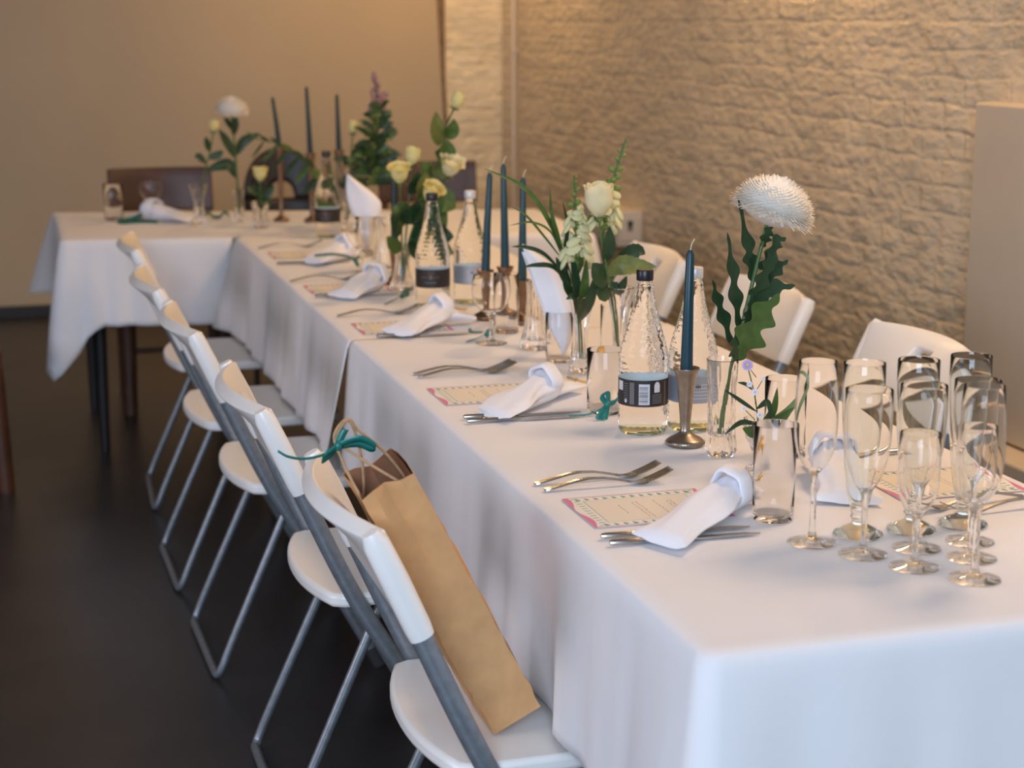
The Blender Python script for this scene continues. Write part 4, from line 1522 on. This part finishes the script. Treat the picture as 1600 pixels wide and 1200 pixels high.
standing_napkin('tall pointed napkin standing in a tumbler left of the snapdragon bouquet', (0.362, 1.672, ZT + .013),
                [(.006, 0), (-.006, .03), (-.022, .06), (-.034, .10), (-.055, .16), (-.078, .232)], [(.012, 0), (.024, .03), (.028, .07), (.024, .115), (-.004, .180), (-.076, .234)], .010)
standing_napkin('rounded folded napkin standing in a glass far down the table', (0.322, 3.45, ZF + .012),
                [(-.006, 0), (-.018, .04), (-.026, .08), (-.050, .13), (-.064, .18), (-.062, .232)], [(.006, 0), (.018, .04), (.026, .08), (.038, .115), (.034, .160), (-.058, .236)], .012)


# ------------------------------------------------------------------ plants
def leaf_mesh(b, path, w, mat, lobes=0, depth=0.0, cup=0.25, n=None, side=None, tip=0.9, twist=0.0):
    """leaf blade along path: midrib plus two halves, optionally lobed"""
    P = spline([Vector(q) for q in path], n or 8)
    N = len(P)
    vs = []
    for i, q in enumerate(P):
        t = i / (N - 1)
        tan = (P[min(i + 1, N - 1)] - P[max(i - 1, 0)]).normalized()
        ref = Vector(side) if side else Vector((0.35, -1.0, 0.25))
        s = tan.cross(ref)
        s = s.normalized() if s.length > 1e-4 else Vector((1, 0, 0))
        nn = s.cross(tan).normalized()
        if twist:
            c_, s_ = math.cos(twist * t), math.sin(twist * t)
            s, nn = s * c_ + nn * s_, nn * c_ - s * s_
        ww = w * (math.sin(PI * min(1, t ** tip)) ** .8 if 0 < t < 1 else 0.02)
        wl = ww * (1 + depth * math.sin(lobes * PI * 2 * t)) if lobes else ww
        wr = ww * (1 + depth * math.sin(lobes * PI * 2 * t + 1.2)) if lobes else ww
        vs += [q - s * wl + nn * cup * wl, q - s * wl * .5 + nn * cup * wl * .3, q, q + s * wr * .5 + nn * cup * wr * .3, q + s * wr + nn * cup * wr]
    fs = []
    for i in range(N - 1):
        for k in range(4):
            a = 5 * i + k
            fs.append((a, a + 1, a + 6, a + 5))
    b.add(vs, fs, mat)


def plant(name, label, cat, base, stem_pts, r, mat='stem', group=None, leaves=(), r1=None):
    """root empty at base; everything in world coordinates minus base"""
    t = thing(name, label, cat, base, 0, group)
    o = Vector(base)
    if stem_pts:
        b = MB()
        P = spline([Vector(q) - o for q in stem_pts], 6)
        b.tube(P, [lerp(r, r1 or r * .8, i / (len(P) - 1)) for i in range(len(P))], mat, 8)
        b.build('stem', t)
    for lf in leaves:
        b = MB()
        kw = dict(lf[3]) if len(lf) > 3 else {}
        leaf_mesh(b, [Vector(q) - o for q in lf[0]], lf[1], lf[2], **kw)
        b.build('leaf', t, angle=0)
    return t, o


def chrysanthemum(t, c, axis, Rr, n, mat='petal_white', seed=2, w=.0042):
    """dense mop of narrow petals fanning out from the base round a solid heart"""
    q = random.Random(seed)
    ax = Vector(axis).normalized()
    e1 = ax.orthogonal().normalized()
    e2 = ax.cross(e1)
    b = MB()
    c = Vector(c)
    rt = Vector((0, 0, 1)).rotation_difference(ax).to_matrix()
    b.blob(c + ax * Rr * .36, Rr * .86, mat, (1, 1, .62), n=28, rings=16, rot=rt)
    g = PI * (3 - math.sqrt(5))
    for i in range(n):
        f = (i + .5) / n
        phi = math.acos(1 - f * 1.22)
        th = g * i
        rad = e1 * math.cos(th) + e2 * math.sin(th)
        R_ = Rr * q.uniform(.95, 1.04) * (1.0 if phi < 1.5 else q.uniform(.96, 1.08))
        end = ax * (math.cos(phi) * R_ * .86 + Rr * .16) + rad * (math.sin(phi) * R_)
        st = ax * Rr * .06 + rad * Rr * .10
        mid = st.lerp(end, .62) + ax * Rr * .10 * math.sin(phi)
        tipd = (end - mid).normalized()
        P = [c + st, c + mid, c + mid.lerp(end, .6), c + end + ax * (.04 * Rr * q.uniform(-.4, 1) * math.sin(phi))]
        s = rad.cross(ax).normalized() * -1
        nn = tipd.cross(s).normalized()
        ws = [w * .4, w * .9, w, w * .45]
        vs = []
        for p, wd in zip(P, ws):
            vs += [p - s * wd + nn * wd * .22, p, p + s * wd + nn * wd * .22]
        fs = []
        for k in range(3):
            for m in range(2):
                a = 3 * k + m
                fs.append((a, a + 1, a + 4, a + 3))
        b.add(vs, fs, mat)
    return b.build('flower_head', t, angle=0)


def rose_head(t, c, axis, s, mat, seed=1, open_=.5, name='flower_head'):
    """cupped petals round a tight heart; s = height of the bloom"""
    q = random.Random(seed)
    ax = Vector(axis).normalized()
    e1 = ax.orthogonal().normalized()
    e2 = ax.cross(e1)
    c = Vector(c)
    b = MB()

    def petal(th0, span, rb, rt, h, z0, lip, ph):
        nu, nv = 8, 8
        vs = []
        for j in range(nv + 1):
            v = j / nv
            for i in range(nu + 1):
                u = i / nu * 2 - 1
                edge = 1 - .16 * (abs(u) ** 2.5) * v
                z = z0 + h * v * edge
                # bulging cup that narrows and then rolls outwards at the lip
                r = lerp(rb * .25, rb, math.sin(min(1, v * 1.7) * PI / 2)) * (1 - .0 * v)
                r = lerp(r, rt, max(0, (v - .45) / .55) ** 1.5)
                r += lip * max(0, (v - .8) / .2) ** 1.6 * (1 + .4 * math.sin(u * 4 + ph))
                th = th0 + u * span * (1 - .25 * (1 - v))
                vs.append(c + (e1 * math.cos(th) + e2 * math.sin(th)) * (r * s) + ax * (z * s))
        fs = [(j * (nu + 1) + i, j * (nu + 1) + i + 1, (j + 1) * (nu + 1) + i + 1, (j + 1) * (nu + 1) + i) for j in range(nv) for i in range(nu)]
        b.add(vs, fs, mat)
    for lay, (k, rb, rt, h, lip) in enumerate([(3, .14, .07, .93, .0), (3, .22, .14, .96, .01), (4, .30, .22 + .1 * open_, .97, .04 * open_), (4, .36, .28 + .14 * open_, .96, .10 * open_), (5, .40, .33 + .2 * open_, .90, .2 * open_)]):
        for m in range(k):
            th = 2 * PI * m / k + lay * 1.1 + q.uniform(-.2, .2)
            petal(th, PI / k * 1.35, rb, rt, h * q.uniform(.94, 1.04), 0, lip, q.uniform(0, 6))
    hd = b.build(name, t, angle=0)
    b = MB()
    for m in range(5):
        th = 2 * PI * m / 5
        rad = e1 * math.cos(th) + e2 * math.sin(th)
        leaf_mesh(b, [c - ax * .03 * s, c + rad * .25 * s + ax * .02 * s, c + rad * .36 * s - ax * .12 * s], .07 * s, 'stem', side=ax)
    b.blob(c - ax * .03 * s, .13 * s, 'stem')
    b.build('sepal', t, angle=0)
    return hd


CH = dict(lobes=3.2, depth=.45, cup=.12, n=14, tip=.8)
t, o = plant('chrysanthemum', 'large white chrysanthemum on a tall leafy stem at the middle right', 'flower', (0.372, 0.838, ZT + .034),
             [(0.370, 0.838, 0.787), (0.378, 0.836, 0.85), (0.392, 0.835, 0.92), (0.412, 0.836, 1.00), (0.428, 0.838, 1.066), (0.445, 0.838, 1.137)], .0042, leaves=[
                 ([(0.393, 0.832, 0.908), (0.408, 0.822, 0.945), (0.430, 0.818, 0.985), (0.458, 0.815, 1.018)], .026, 'leaf_mid', CH),
                 ([(0.394, 0.83, 0.912), (0.388, 0.82, 0.935), (0.384, 0.815, 0.962)], .017, 'leaf', CH),
                 ([(0.400, 0.835, 0.955), (0.388, 0.83, 1.01), (0.381, 0.83, 1.06), (0.371, 0.83, 1.118)], .012, 'leaf', CH),
                 ([(0.390, 0.84, 0.930), (0.375, 0.845, 0.975), (0.362, 0.845, 1.01), (0.354, 0.845, 1.040)], .011, 'leaf', CH),
                 ([(0.405, 0.838, 0.975), (0.435, 0.84, 1.005), (0.462, 0.84, 1.022), (0.497, 0.84, 1.026)], .015, 'leaf', CH),
                 ([(0.418, 0.845, 1.000), (0.448, 0.85, 1.03), (0.470, 0.85, 1.055), (0.488, 0.85, 1.066)], .012, 'leaf', CH),
                 ([(0.420, 0.838, 1.035), (0.414, 0.835, 1.07), (0.408, 0.835, 1.10), (0.388, 0.83, 1.172)], .013, 'leaf', CH),
                 ([(0.430, 0.836, 1.055), (0.446, 0.83, 1.075), (0.458, 0.83, 1.10), (0.474, 0.83, 1.105)], .012, 'leaf', CH),
                 ([(0.415, 0.836, 1.01), (0.430, 0.826, 1.035), (0.440, 0.824, 1.065), (0.442, 0.826, 1.085)], .013, 'leaf', CH),
                 ([(0.402, 0.836, 0.965), (0.412, 0.83, 0.98), (0.416, 0.828, 1.0), (0.414, 0.828, 1.02)], .010, 'leaf', CH),
                 ([(0.437, 0.838, 1.09), (0.441, 0.834, 1.11), (0.452, 0.834, 1.128)], .010, 'leaf', CH),
             ])
chrysanthemum(t, Vector((0.447, 0.838, 1.137)) - o, (0.34, -0.10, 0.94), .068, 950, w=.0038)

t, o = plant('chrysanthemum', 'blurred white chrysanthemum in a slim vase at the left of the cross table', 'flower', (0.066, 4.485, ZC + .027),
             [(0.067, 4.485, 0.777), (0.061, 4.485, 0.95), (0.052, 4.485, 1.135)], .0045, leaves=[
                 ([(0.060, 4.485, 0.97), (0.030, 4.485, 1.03), (0.005, 4.485, 1.075)], .017, 'leaf'),
                 ([(0.062, 4.485, 0.90), (0.03, 4.485, 0.95), (-0.05, 4.485, 0.93)], .022, 'leaf'),
                 ([(0.060, 4.485, 0.98), (0.09, 4.485, 1.03), (0.150, 4.485, 1.058)], .018, 'leaf'),
                 ([(0.056, 4.485, 1.05), (0.058, 4.47, 1.09), (0.066, 4.47, 1.125)], .016, 'leaf'),
                 ([(0.054, 4.485, 1.07), (0.035, 4.47, 1.10), (0.022, 4.47, 1.12)], .011, 'leaf')])
chrysanthemum(t, Vector((0.052, 4.485, 1.128)) - o, (0.05, -0.15, 1), .060, 260, 'petal_white', 5, .0062)

# aster sprig in the small footed vase
t, o = plant('aster_sprig', 'lilac aster sprig with narrow dark leaves in the small footed vase', 'flower', (0.385, 0.715, ZT + .042),
             [(0.384, 0.715, 0.797), (0.380, 0.714, 0.84), (0.372, 0.712, 0.88), (0.358, 0.710, 0.927)], .0013, leaves=[
                 ([(0.378, 0.712, 0.85), (0.345, 0.705, 0.872), (0.316, 0.70, 0.892)], .0035, 'leaf'),
                 ([(0.380, 0.712, 0.83), (0.345, 0.70, 0.838), (0.316, 0.695, 0.822)], .0042, 'leaf'),
                 ([(0.376, 0.712, 0.855), (0.392, 0.705, 0.865), (0.396, 0.70, 0.83)], .0055, 'leaf'),
                 ([(0.384, 0.715, 0.825), (0.402, 0.71, 0.85), (0.410, 0.71, 0.888)], .008, 'leaf_mid'),
                 ([(0.388, 0.715, 0.825), (0.425, 0.705, 0.85), (0.460, 0.70, 0.893)], .007, 'leaf_pale'),
                 ([(0.380, 0.714, 0.828), (0.364, 0.70, 0.822), (0.346, 0.695, 0.83)], .010, 'leaf_mid'),
                 ([(0.388, 0.714, 0.832), (0.408, 0.70, 0.838), (0.432, 0.695, 0.858)], .009, 'leaf_mid'),
                 ([(0.370, 0.712, 0.885), (0.352, 0.70, 0.898), (0.338, 0.70, 0.902)], .003, 'leaf')])
for (x, z, s, mt) in ((0.354, 0.928, .0095, 'petal_lilac'), (0.368, 0.885, .0065, 'petal_pale_lilac'), (0.358, 0.898, .0055, 'petal_pale_lilac'), (0.377, 0.848, .006, 'petal_pale_lilac'), (0.350, 0.860, .0045, 'petal_pale_lilac'), (0.381, 0.905, .004, 'petal_pale_lilac')):
    b = MB()
    c = Vector((x, 0.700, z)) - o
    dn = Vector((-.3, -.9, .3)).normalized()
    e1 = dn.orthogonal().normalized()
    e2 = dn.cross(e1)
    for k in range(14):
        a = 2 * PI * k / 14
        d = e1 * math.cos(a) + e2 * math.sin(a)
        leaf_mesh(b, [c, c + d * s * .6 + dn * .001, c + d * s], s * .16, mt, side=dn, n=3, cup=.1)
    b.blob(c + dn * .001, s * .25, 'yellow_eye')
    b.tube([c, Vector((0.374, 0.711, z - .022)) - o], .0007, 'stem', 5)
    b.build('bloom', t, angle=0)


# snapdragons, rose, grass around the second place
def snapdragon(label, base, pts, seed, opens, group='snapdragon spikes'):
    t, o = plant('snapdragon', label, 'flower', base, pts, .0026, group=group, leaves=[])
    q = random.Random(seed)
    P = spline([Vector(x) - o for x in pts], 14)
    n = len(P)
    i0 = int(n * .52)
    for k in range(22):
        f = k / 21
        idx = min(n - 2, int(lerp(i0, n - 2, f)))
        c = P[idx]
        tan = (P[idx + 1] - P[idx]).normalized()
        a = k * 2.4 + q.uniform(-.3, .3)
        rad = (tan.orthogonal().normalized())
        rad = Matrix.Rotation(a, 3, tan) @ rad
        s = lerp(.0185, .0045, f)
        b = MB()
        opened = f < opens
        mt = 'petal_snap' if opened else 'bud'
        rt = Vector((0, 0, 1)).rotation_difference((rad * .9 + tan * .5).normalized()).to_matrix()
        cc = c + rad * s * .95 + tan * s * .3
        if opened:
            b.blob(cc, s * .72, mt, (.8, .8, 1.25), rot=rt)
            b.blob(cc + rad * s * .7 + tan * s * .45, s * .66, mt, (1.5, .9, .45), rot=rt)
            b.blob(cc + rad * s * .65 - tan * s * .5, s * .72, mt, (1.5, 1.0, .42), rot=rt)
            b.blob(c + rad * s * .25, s * .42, 'bud', rot=rt)
        else:
            b.blob(cc, s * .8, mt, (.75, .75, 1.15), rot=rt)
        b.build('bloom' if opened else 'bud', t)
    return t, o


snapdragon('snapdragon spike with white lower blooms, left of the cream rose', (0.375, 1.553, ZT + .027), [(0.374, 1.553, 0.778), (0.367, 1.55, 0.86), (0.357, 1.545, 0.93), (0.354, 1.54, 1.01), (0.352, 1.54, 1.08), (0.349, 1.54, 1.150)], 3, .62)
snapdragon('taller snapdragon spike with green buds, right of the cream rose', (0.432, 1.497, ZT + .031), [(0.433, 1.50, 0.783), (0.424, 1.52, 0.93), (0.408, 1.53, 1.00), (0.412, 1.53, 1.08), (0.428, 1.53, 1.145), (0.453, 1.53, 1.220)], 5, .38)

RL = dict(lobes=9, depth=.05, cup=.2, n=12, tip=.85)
t, o = plant('rose', 'cream rose in sharp bloom with broad dark leaves, left of the tall bottle', 'flower', (0.4325, 1.492, ZT + .031),
             [(0.431, 1.492, 0.783), (0.420, 1.49, 0.86), (0.410, 1.49, 0.925), (0.394, 1.49, 1.0), (0.383, 1.49, 1.075)], .0028, group='roses', leaves=[
                 ([(0.402, 1.49, 0.955), (0.425, 1.48, 0.975), (0.455, 1.475, 0.975), (0.498, 1.47, 0.972)], .020, 'leaf_light', RL),
                 ([(0.410, 1.49, 0.965), (0.44, 1.49, 0.992), (0.465, 1.49, 1.002), (0.482, 1.49, 0.995)], .017, 'leaf', RL),
                 ([(0.404, 1.49, 0.94), (0.425, 1.485, 0.93), (0.440, 1.48, 0.955)], .013, 'leaf', RL),
                 ([(0.396, 1.49, 0.98), (0.402, 1.485, 1.015), (0.404, 1.485, 1.055)], .016, 'leaf', RL),
                 ([(0.400, 1.49, 0.955), (0.378, 1.47, 0.962), (0.362, 1.465, 0.985)], .026, 'leaf', RL),
                 ([(0.404, 1.49, 0.935), (0.385, 1.47, 0.925), (0.372, 1.465, 0.945)], .018, 'leaf', RL)])
rose_head(t, Vector((0.383, 1.49, 1.072)) - o, (-.03, -.1, 1), .070, 'petal_cream', 4, .25)

t, o = plant('grass_spray', 'arching spray of long grass leaves reaching left over the three candles', 'plant', (0.3685, 1.558, ZT + .027),
             [(0.3685, 1.558, 0.778), (0.362, 1.555, 0.87), (0.345, 1.555, 0.96), (0.318, 1.555, 1.02)], .002, 'leaf_mid', leaves=[
                 ([(0.345, 1.555, 0.955), (0.305, 1.55, 1.05), (0.25, 1.545, 1.125), (0.165, 1.54, 1.168)], .0062, 'leaf_mid'),
                 ([(0.340, 1.555, 0.965), (0.318, 1.55, 1.03), (0.305, 1.55, 1.075), (0.302, 1.55, 1.125)], .0055, 'leaf_mid'),
                 ([(0.335, 1.555, 0.975), (0.29, 1.55, 1.03), (0.25, 1.55, 1.075), (0.222, 1.55, 1.09)], .003, 'leaf_mid'),
                 ([(0.330, 1.555, 0.985), (0.30, 1.54, 1.04), (0.26, 1.54, 1.06), (0.215, 1.54, 1.055)], .0026, 'leaf_mid'),
                 ([(0.335, 1.555, 0.95), (0.29, 1.55, 0.995), (0.25, 1.55, 1.01), (0.222, 1.55, 1.012)], .0045, 'leaf'),
                 ([(0.340, 1.555, 0.935), (0.305, 1.54, 0.97), (0.27, 1.54, 0.975), (0.245, 1.54, 0.972)], .005, 'leaf'),
                 ([(0.345, 1.555, 0.93), (0.33, 1.54, 0.99), (0.335, 1.54, 1.05), (0.325, 1.54, 1.10)], .005, 'leaf'),
                 ([(0.350, 1.555, 0.92), (0.325, 1.535, 0.955), (0.31, 1.535, 0.99)], .012, 'leaf'),
                 ([(0.356, 1.555, 0.90), (0.335, 1.535, 0.925), (0.325, 1.535, 0.95)], .011, 'leaf'),
                 ([(0.360, 1.555, 0.87), (0.352, 1.535, 0.93), (0.342, 1.535, 1.0)], .012, 'leaf'),
                 ([(0.364, 1.555, 0.86), (0.366, 1.53, 0.92), (0.372, 1.53, 0.985)], .012, 'leaf_mid'),
                 ([(0.364, 1.555, 0.85), (0.378, 1.53, 0.90), (0.392, 1.53, 0.955)], .013, 'leaf'),
                 ([(0.358, 1.555, 0.88), (0.345, 1.53, 0.91), (0.330, 1.53, 0.905)], .007, 'leaf'),
                 ([(0.350, 1.555, 0.93), (0.360, 1.53, 0.98), (0.352, 1.53, 1.03)], .007, 'leaf_mid')])


# yellow roses halfway down the table
def far_rose(label, base, pts, s, mat, seed, leaves, open_=.5, ax=None):
    t, o = plant('rose', label, 'flower', base, pts, .003, group='roses', leaves=leaves)
    P = [Vector(q) for q in pts]
    rose_head(t, P[-1] - o, ax or (P[-1] - P[-2]), s, mat, seed, open_)
    return t


DL, ML, OL = 'leaf', 'leaf_mid', 'leaf_light'
vb = (0.268, 2.74, ZF + .02)
far_rose('pale yellow rose, left front of the group halfway down the table', vb, [(0.266, 2.74, .772), (0.268, 2.74, .88), (0.262, 2.72, .97), (0.256, 2.70, 1.035)], .055, 'petal_yellow', 1, [
    ([(0.266, 2.74, .90), (0.245, 2.70, .93), (0.225, 2.68, .955)], .029, DL, RL), ([(0.264, 2.73, .93), (0.285, 2.70, .955), (0.30, 2.68, .99)], .029, DL, RL), ([(0.266, 2.74, .87), (0.235, 2.70, .875), (0.215, 2.68, .90)], .023, ML, RL)], .6)
far_rose('pale yellow rose, low at the front of the group, above the bottle cap', vb, [(0.268, 2.738, .772), (0.285, 2.73, .88), (0.312, 2.71, .96), (0.325, 2.69, .990)], .056, 'petal_yellow', 2, [
    ([(0.29, 2.73, .90), (0.315, 2.70, .905), (0.34, 2.68, .92)], .030, DL, RL), ([(0.30, 2.72, .92), (0.315, 2.70, .95), (0.32, 2.68, .985)], .029, DL, RL), ([(0.285, 2.73, .88), (0.31, 2.70, .86), (0.335, 2.68, .87)], .026, DL, RL), ([(0.285, 2.73, .87), (0.29, 2.69, .85), (0.31, 2.68, .835)], .014, DL, RL)], .6)
far_rose('pale yellow rose, small and high in the middle of the group', vb, [(0.267, 2.742, .772), (0.29, 2.76, .95), (0.305, 2.77, 1.075)], .05, 'petal_yellow', 3, [
    ([(0.295, 2.76, 1.0), (0.31, 2.74, 1.03), (0.315, 2.74, 1.06)], .022, DL, RL), ([(0.285, 2.75, .93), (0.262, 2.72, .955), (0.24, 2.72, .975)], .031, ML, RL)], .2)
far_rose('pale yellow rose, right of the group, before the brick strip', vb, [(0.269, 2.742, .772), (0.32, 2.76, .93), (0.375, 2.77, 1.01), (0.40, 2.77, 1.045)], .06, 'petal_cream', 4, [
    ([(0.33, 2.76, .95), (0.35, 2.74, .995), (0.355, 2.74, 1.045)], .035, ML, RL), ([(0.35, 2.76, .98), (0.385, 2.74, .98), (0.415, 2.74, .96)], .036, ML, RL), ([(0.34, 2.76, .96), (0.33, 2.74, 1.01), (0.335, 2.74, 1.06)], .031, OL, RL), ([(0.35, 2.76, .97), (0.365, 2.74, .94), (0.39, 2.74, .91)], .034, ML, RL), ([(0.32, 2.76, .93), (0.36, 2.72, .895), (0.40, 2.70, .89)], .034, DL, RL), ([(0.325, 2.76, .92), (0.37, 2.72, .86), (0.40, 2.70, .845)], .023, OL, RL)], .7, ax=(.2, -.5, .8))
far_rose('yellow rose bud highest of the group, before the plaster edge', vb, [(0.267, 2.738, .772), (0.315, 2.76, .95), (0.385, 2.78, 1.10), (0.400, 2.78, 1.17), (0.424, 2.78, 1.222)], .044, 'petal_yellow', 5, [
    ([(0.39, 2.78, 1.13), (0.372, 2.76, 1.16), (0.368, 2.76, 1.215)], .027, OL, RL), ([(0.395, 2.78, 1.15), (0.412, 2.76, 1.165), (0.418, 2.76, 1.195)], .021, ML, RL), ([(0.38, 2.78, 1.09), (0.395, 2.76, 1.11), (0.40, 2.76, 1.14)], .029, ML, RL), ([(0.37, 2.78, 1.07), (0.385, 2.76, 1.07), (0.405, 2.76, 1.09)], .031, OL, RL), ([(0.36, 2.78, 1.05), (0.345, 2.76, 1.06), (0.33, 2.76, 1.085)], .029, ML, RL)], .1)

# leafy stems and mauve flower bunch behind them
t, o = plant('mauve_flower_stem', 'tall leafy stem with dusty mauve flower spikes, left of the yellow roses', 'flower', (0.375, 4.05, ZF + .041),
             [(0.375, 4.05, .792), (0.42, 4.06, .95), (0.47, 4.08, 1.08), (0.492, 4.10, 1.17), (0.49, 4.10, 1.265)], .003)
q = random.Random(21)
for k in range(84):
    f = k / 83
    c = Vector((lerp(.44, .495, f ** .6), 4.05 + q.uniform(-.03, .03), lerp(.90, 1.17, f)))
    a = q.uniform(0, 6.28)
    l = lerp(.105, .05, f) * q.uniform(.7, 1.15)
    d = Vector((math.cos(a) * l, -abs(math.sin(a)) * l * .4, q.uniform(-.2, .7) * l))
    b = MB()
    leaf_mesh(b, [c - o, c + d * .55 + Vector((0, 0, .008)) - o, c + d - o], lerp(.014, .007, f), ('leaf', 'leaf_mid', 'leaf')[k % 3], n=5)
    b.build('leaf', t, angle=0)
for (sx, sz, tx, tz, n_) in ((.487, 1.15, .488, 1.275, 34), (.50, 1.12, .52, 1.215, 20), (.482, 1.10, .472, 1.19, 16)):
    b = MB()
    b.tube([Vector((sx - .01, 4.09, sz - .08)) - o, Vector((sx, 4.09, sz)) - o, Vector((tx, 4.09, tz)) - o], .002, 'stem', 6)
    for k in range(n_):
        f = k / n_
        a = q.uniform(0, 6.28)
        rr = lerp(.028, .009, f) * q.uniform(.4, 1)
        b.blob(Vector((lerp(sx, tx, f) + rr * math.cos(a), 4.09 + rr * math.sin(a), lerp(sz, tz, f))) - o, q.uniform(.005, .0085), 'mauve', (1, 1, 1.3), n=6, rings=4)
    b.build('flower_spike', t)
far_rose('pale yellow rose bud left of the mauve flower spikes', (0.372, 4.047, ZF + .041), [(0.372, 4.047, .792), (0.39, 4.07, .95), (0.408, 4.10, 1.075)], .045, 'petal_yellow', 8, [
    ([(0.395, 4.08, .97), (0.37, 4.06, .99), (0.33, 4.06, .995)], .016, DL, RL), ([(0.398, 4.08, 1.0), (0.43, 4.06, 1.02), (0.46, 4.06, 1.03)], .022, DL, RL), ([(0.39, 4.07, .93), (0.365, 4.05, .915), (0.345, 4.05, .92)], .022, DL, RL), ([(0.385, 4.07, .90), (0.405, 4.05, .885), (0.41, 4.05, .86)], .022, DL, RL)], .15)
t, o = plant('fern_spray', 'arching dark leaf spray curving left over the black chair', 'plant', (0.376, 4.052, ZF + .041),
             [(0.376, 4.052, .792), (0.33, 4.05, .88), (0.26, 4.05, .98), (0.17, 4.05, 1.04), (0.07, 4.05, 1.07)], .0022, 'leaf_mid', leaves=[])
for k in range(16):
    f = .22 + .75 * k / 15
    P = [(0.376, .792), (0.33, .88), (0.26, .98), (0.17, 1.04), (0.07, 1.07)]
    i = min(3, int(f * 4))
    g = f * 4 - i
    c = Vector((lerp(P[i][0], P[i + 1][0], g), 4.05, lerp(P[i][1], P[i + 1][1], g)))
    sgn = 1 if k % 2 else -1
    l = .10 * (1 - .45 * abs(f - .45))
    d = Vector((-.55 * l, -.02 * sgn, (.35 if sgn > 0 else -.75) * l))
    b = MB()
    leaf_mesh(b, [c - o, c + d * .5 - o, c + d - o], .017 * (1.2 - f), 'leaf' if k % 3 else 'leaf_mid', n=4)
    b.build('leaf', t, angle=0)

# roses on the cross table
far_rose('pale yellow rose bud in the flared vase at the left of the cross table', (-0.081, 4.426, ZC + .025), [(-0.079, 4.426, .776), (-0.060, 4.426, .92), (-0.035, 4.426, 1.0), (-0.022, 4.426, 1.07)], .045, 'petal_yellow', 9, [
    ([(-0.05, 4.426, .96), (-0.075, 4.42, .985), (-0.09, 4.42, .985)], .013, DL, RL), ([(-0.045, 4.426, .98), (-0.01, 4.42, .99), (0.01, 4.42, 1.005)], .014, DL, RL), ([(-0.035, 4.426, 1.0), (-0.045, 4.42, 1.03), (-0.05, 4.42, 1.055)], .013, DL, RL)], .15)
far_rose('pale yellow rose low in the short vase on the cross table', (0.116, 4.30, ZC + .018), [(0.116, 4.30, .768), (0.118, 4.30, .84), (0.119, 4.30, .905)], .055, 'petal_yellow', 10, [
    ([(0.118, 4.30, .86), (0.095, 4.29, .875), (0.07, 4.29, .89)], .018, DL, RL), ([(0.118, 4.30, .85), (0.145, 4.29, .87), (0.165, 4.29, .89)], .017, DL, RL), ([(0.117, 4.30, .85), (0.115, 4.28, .83), (0.118, 4.28, .81)], .018, DL, RL), ([(0.118, 4.30, .85), (0.14, 4.285, .84), (0.15, 4.285, .82)], .012, DL, RL)], .4)
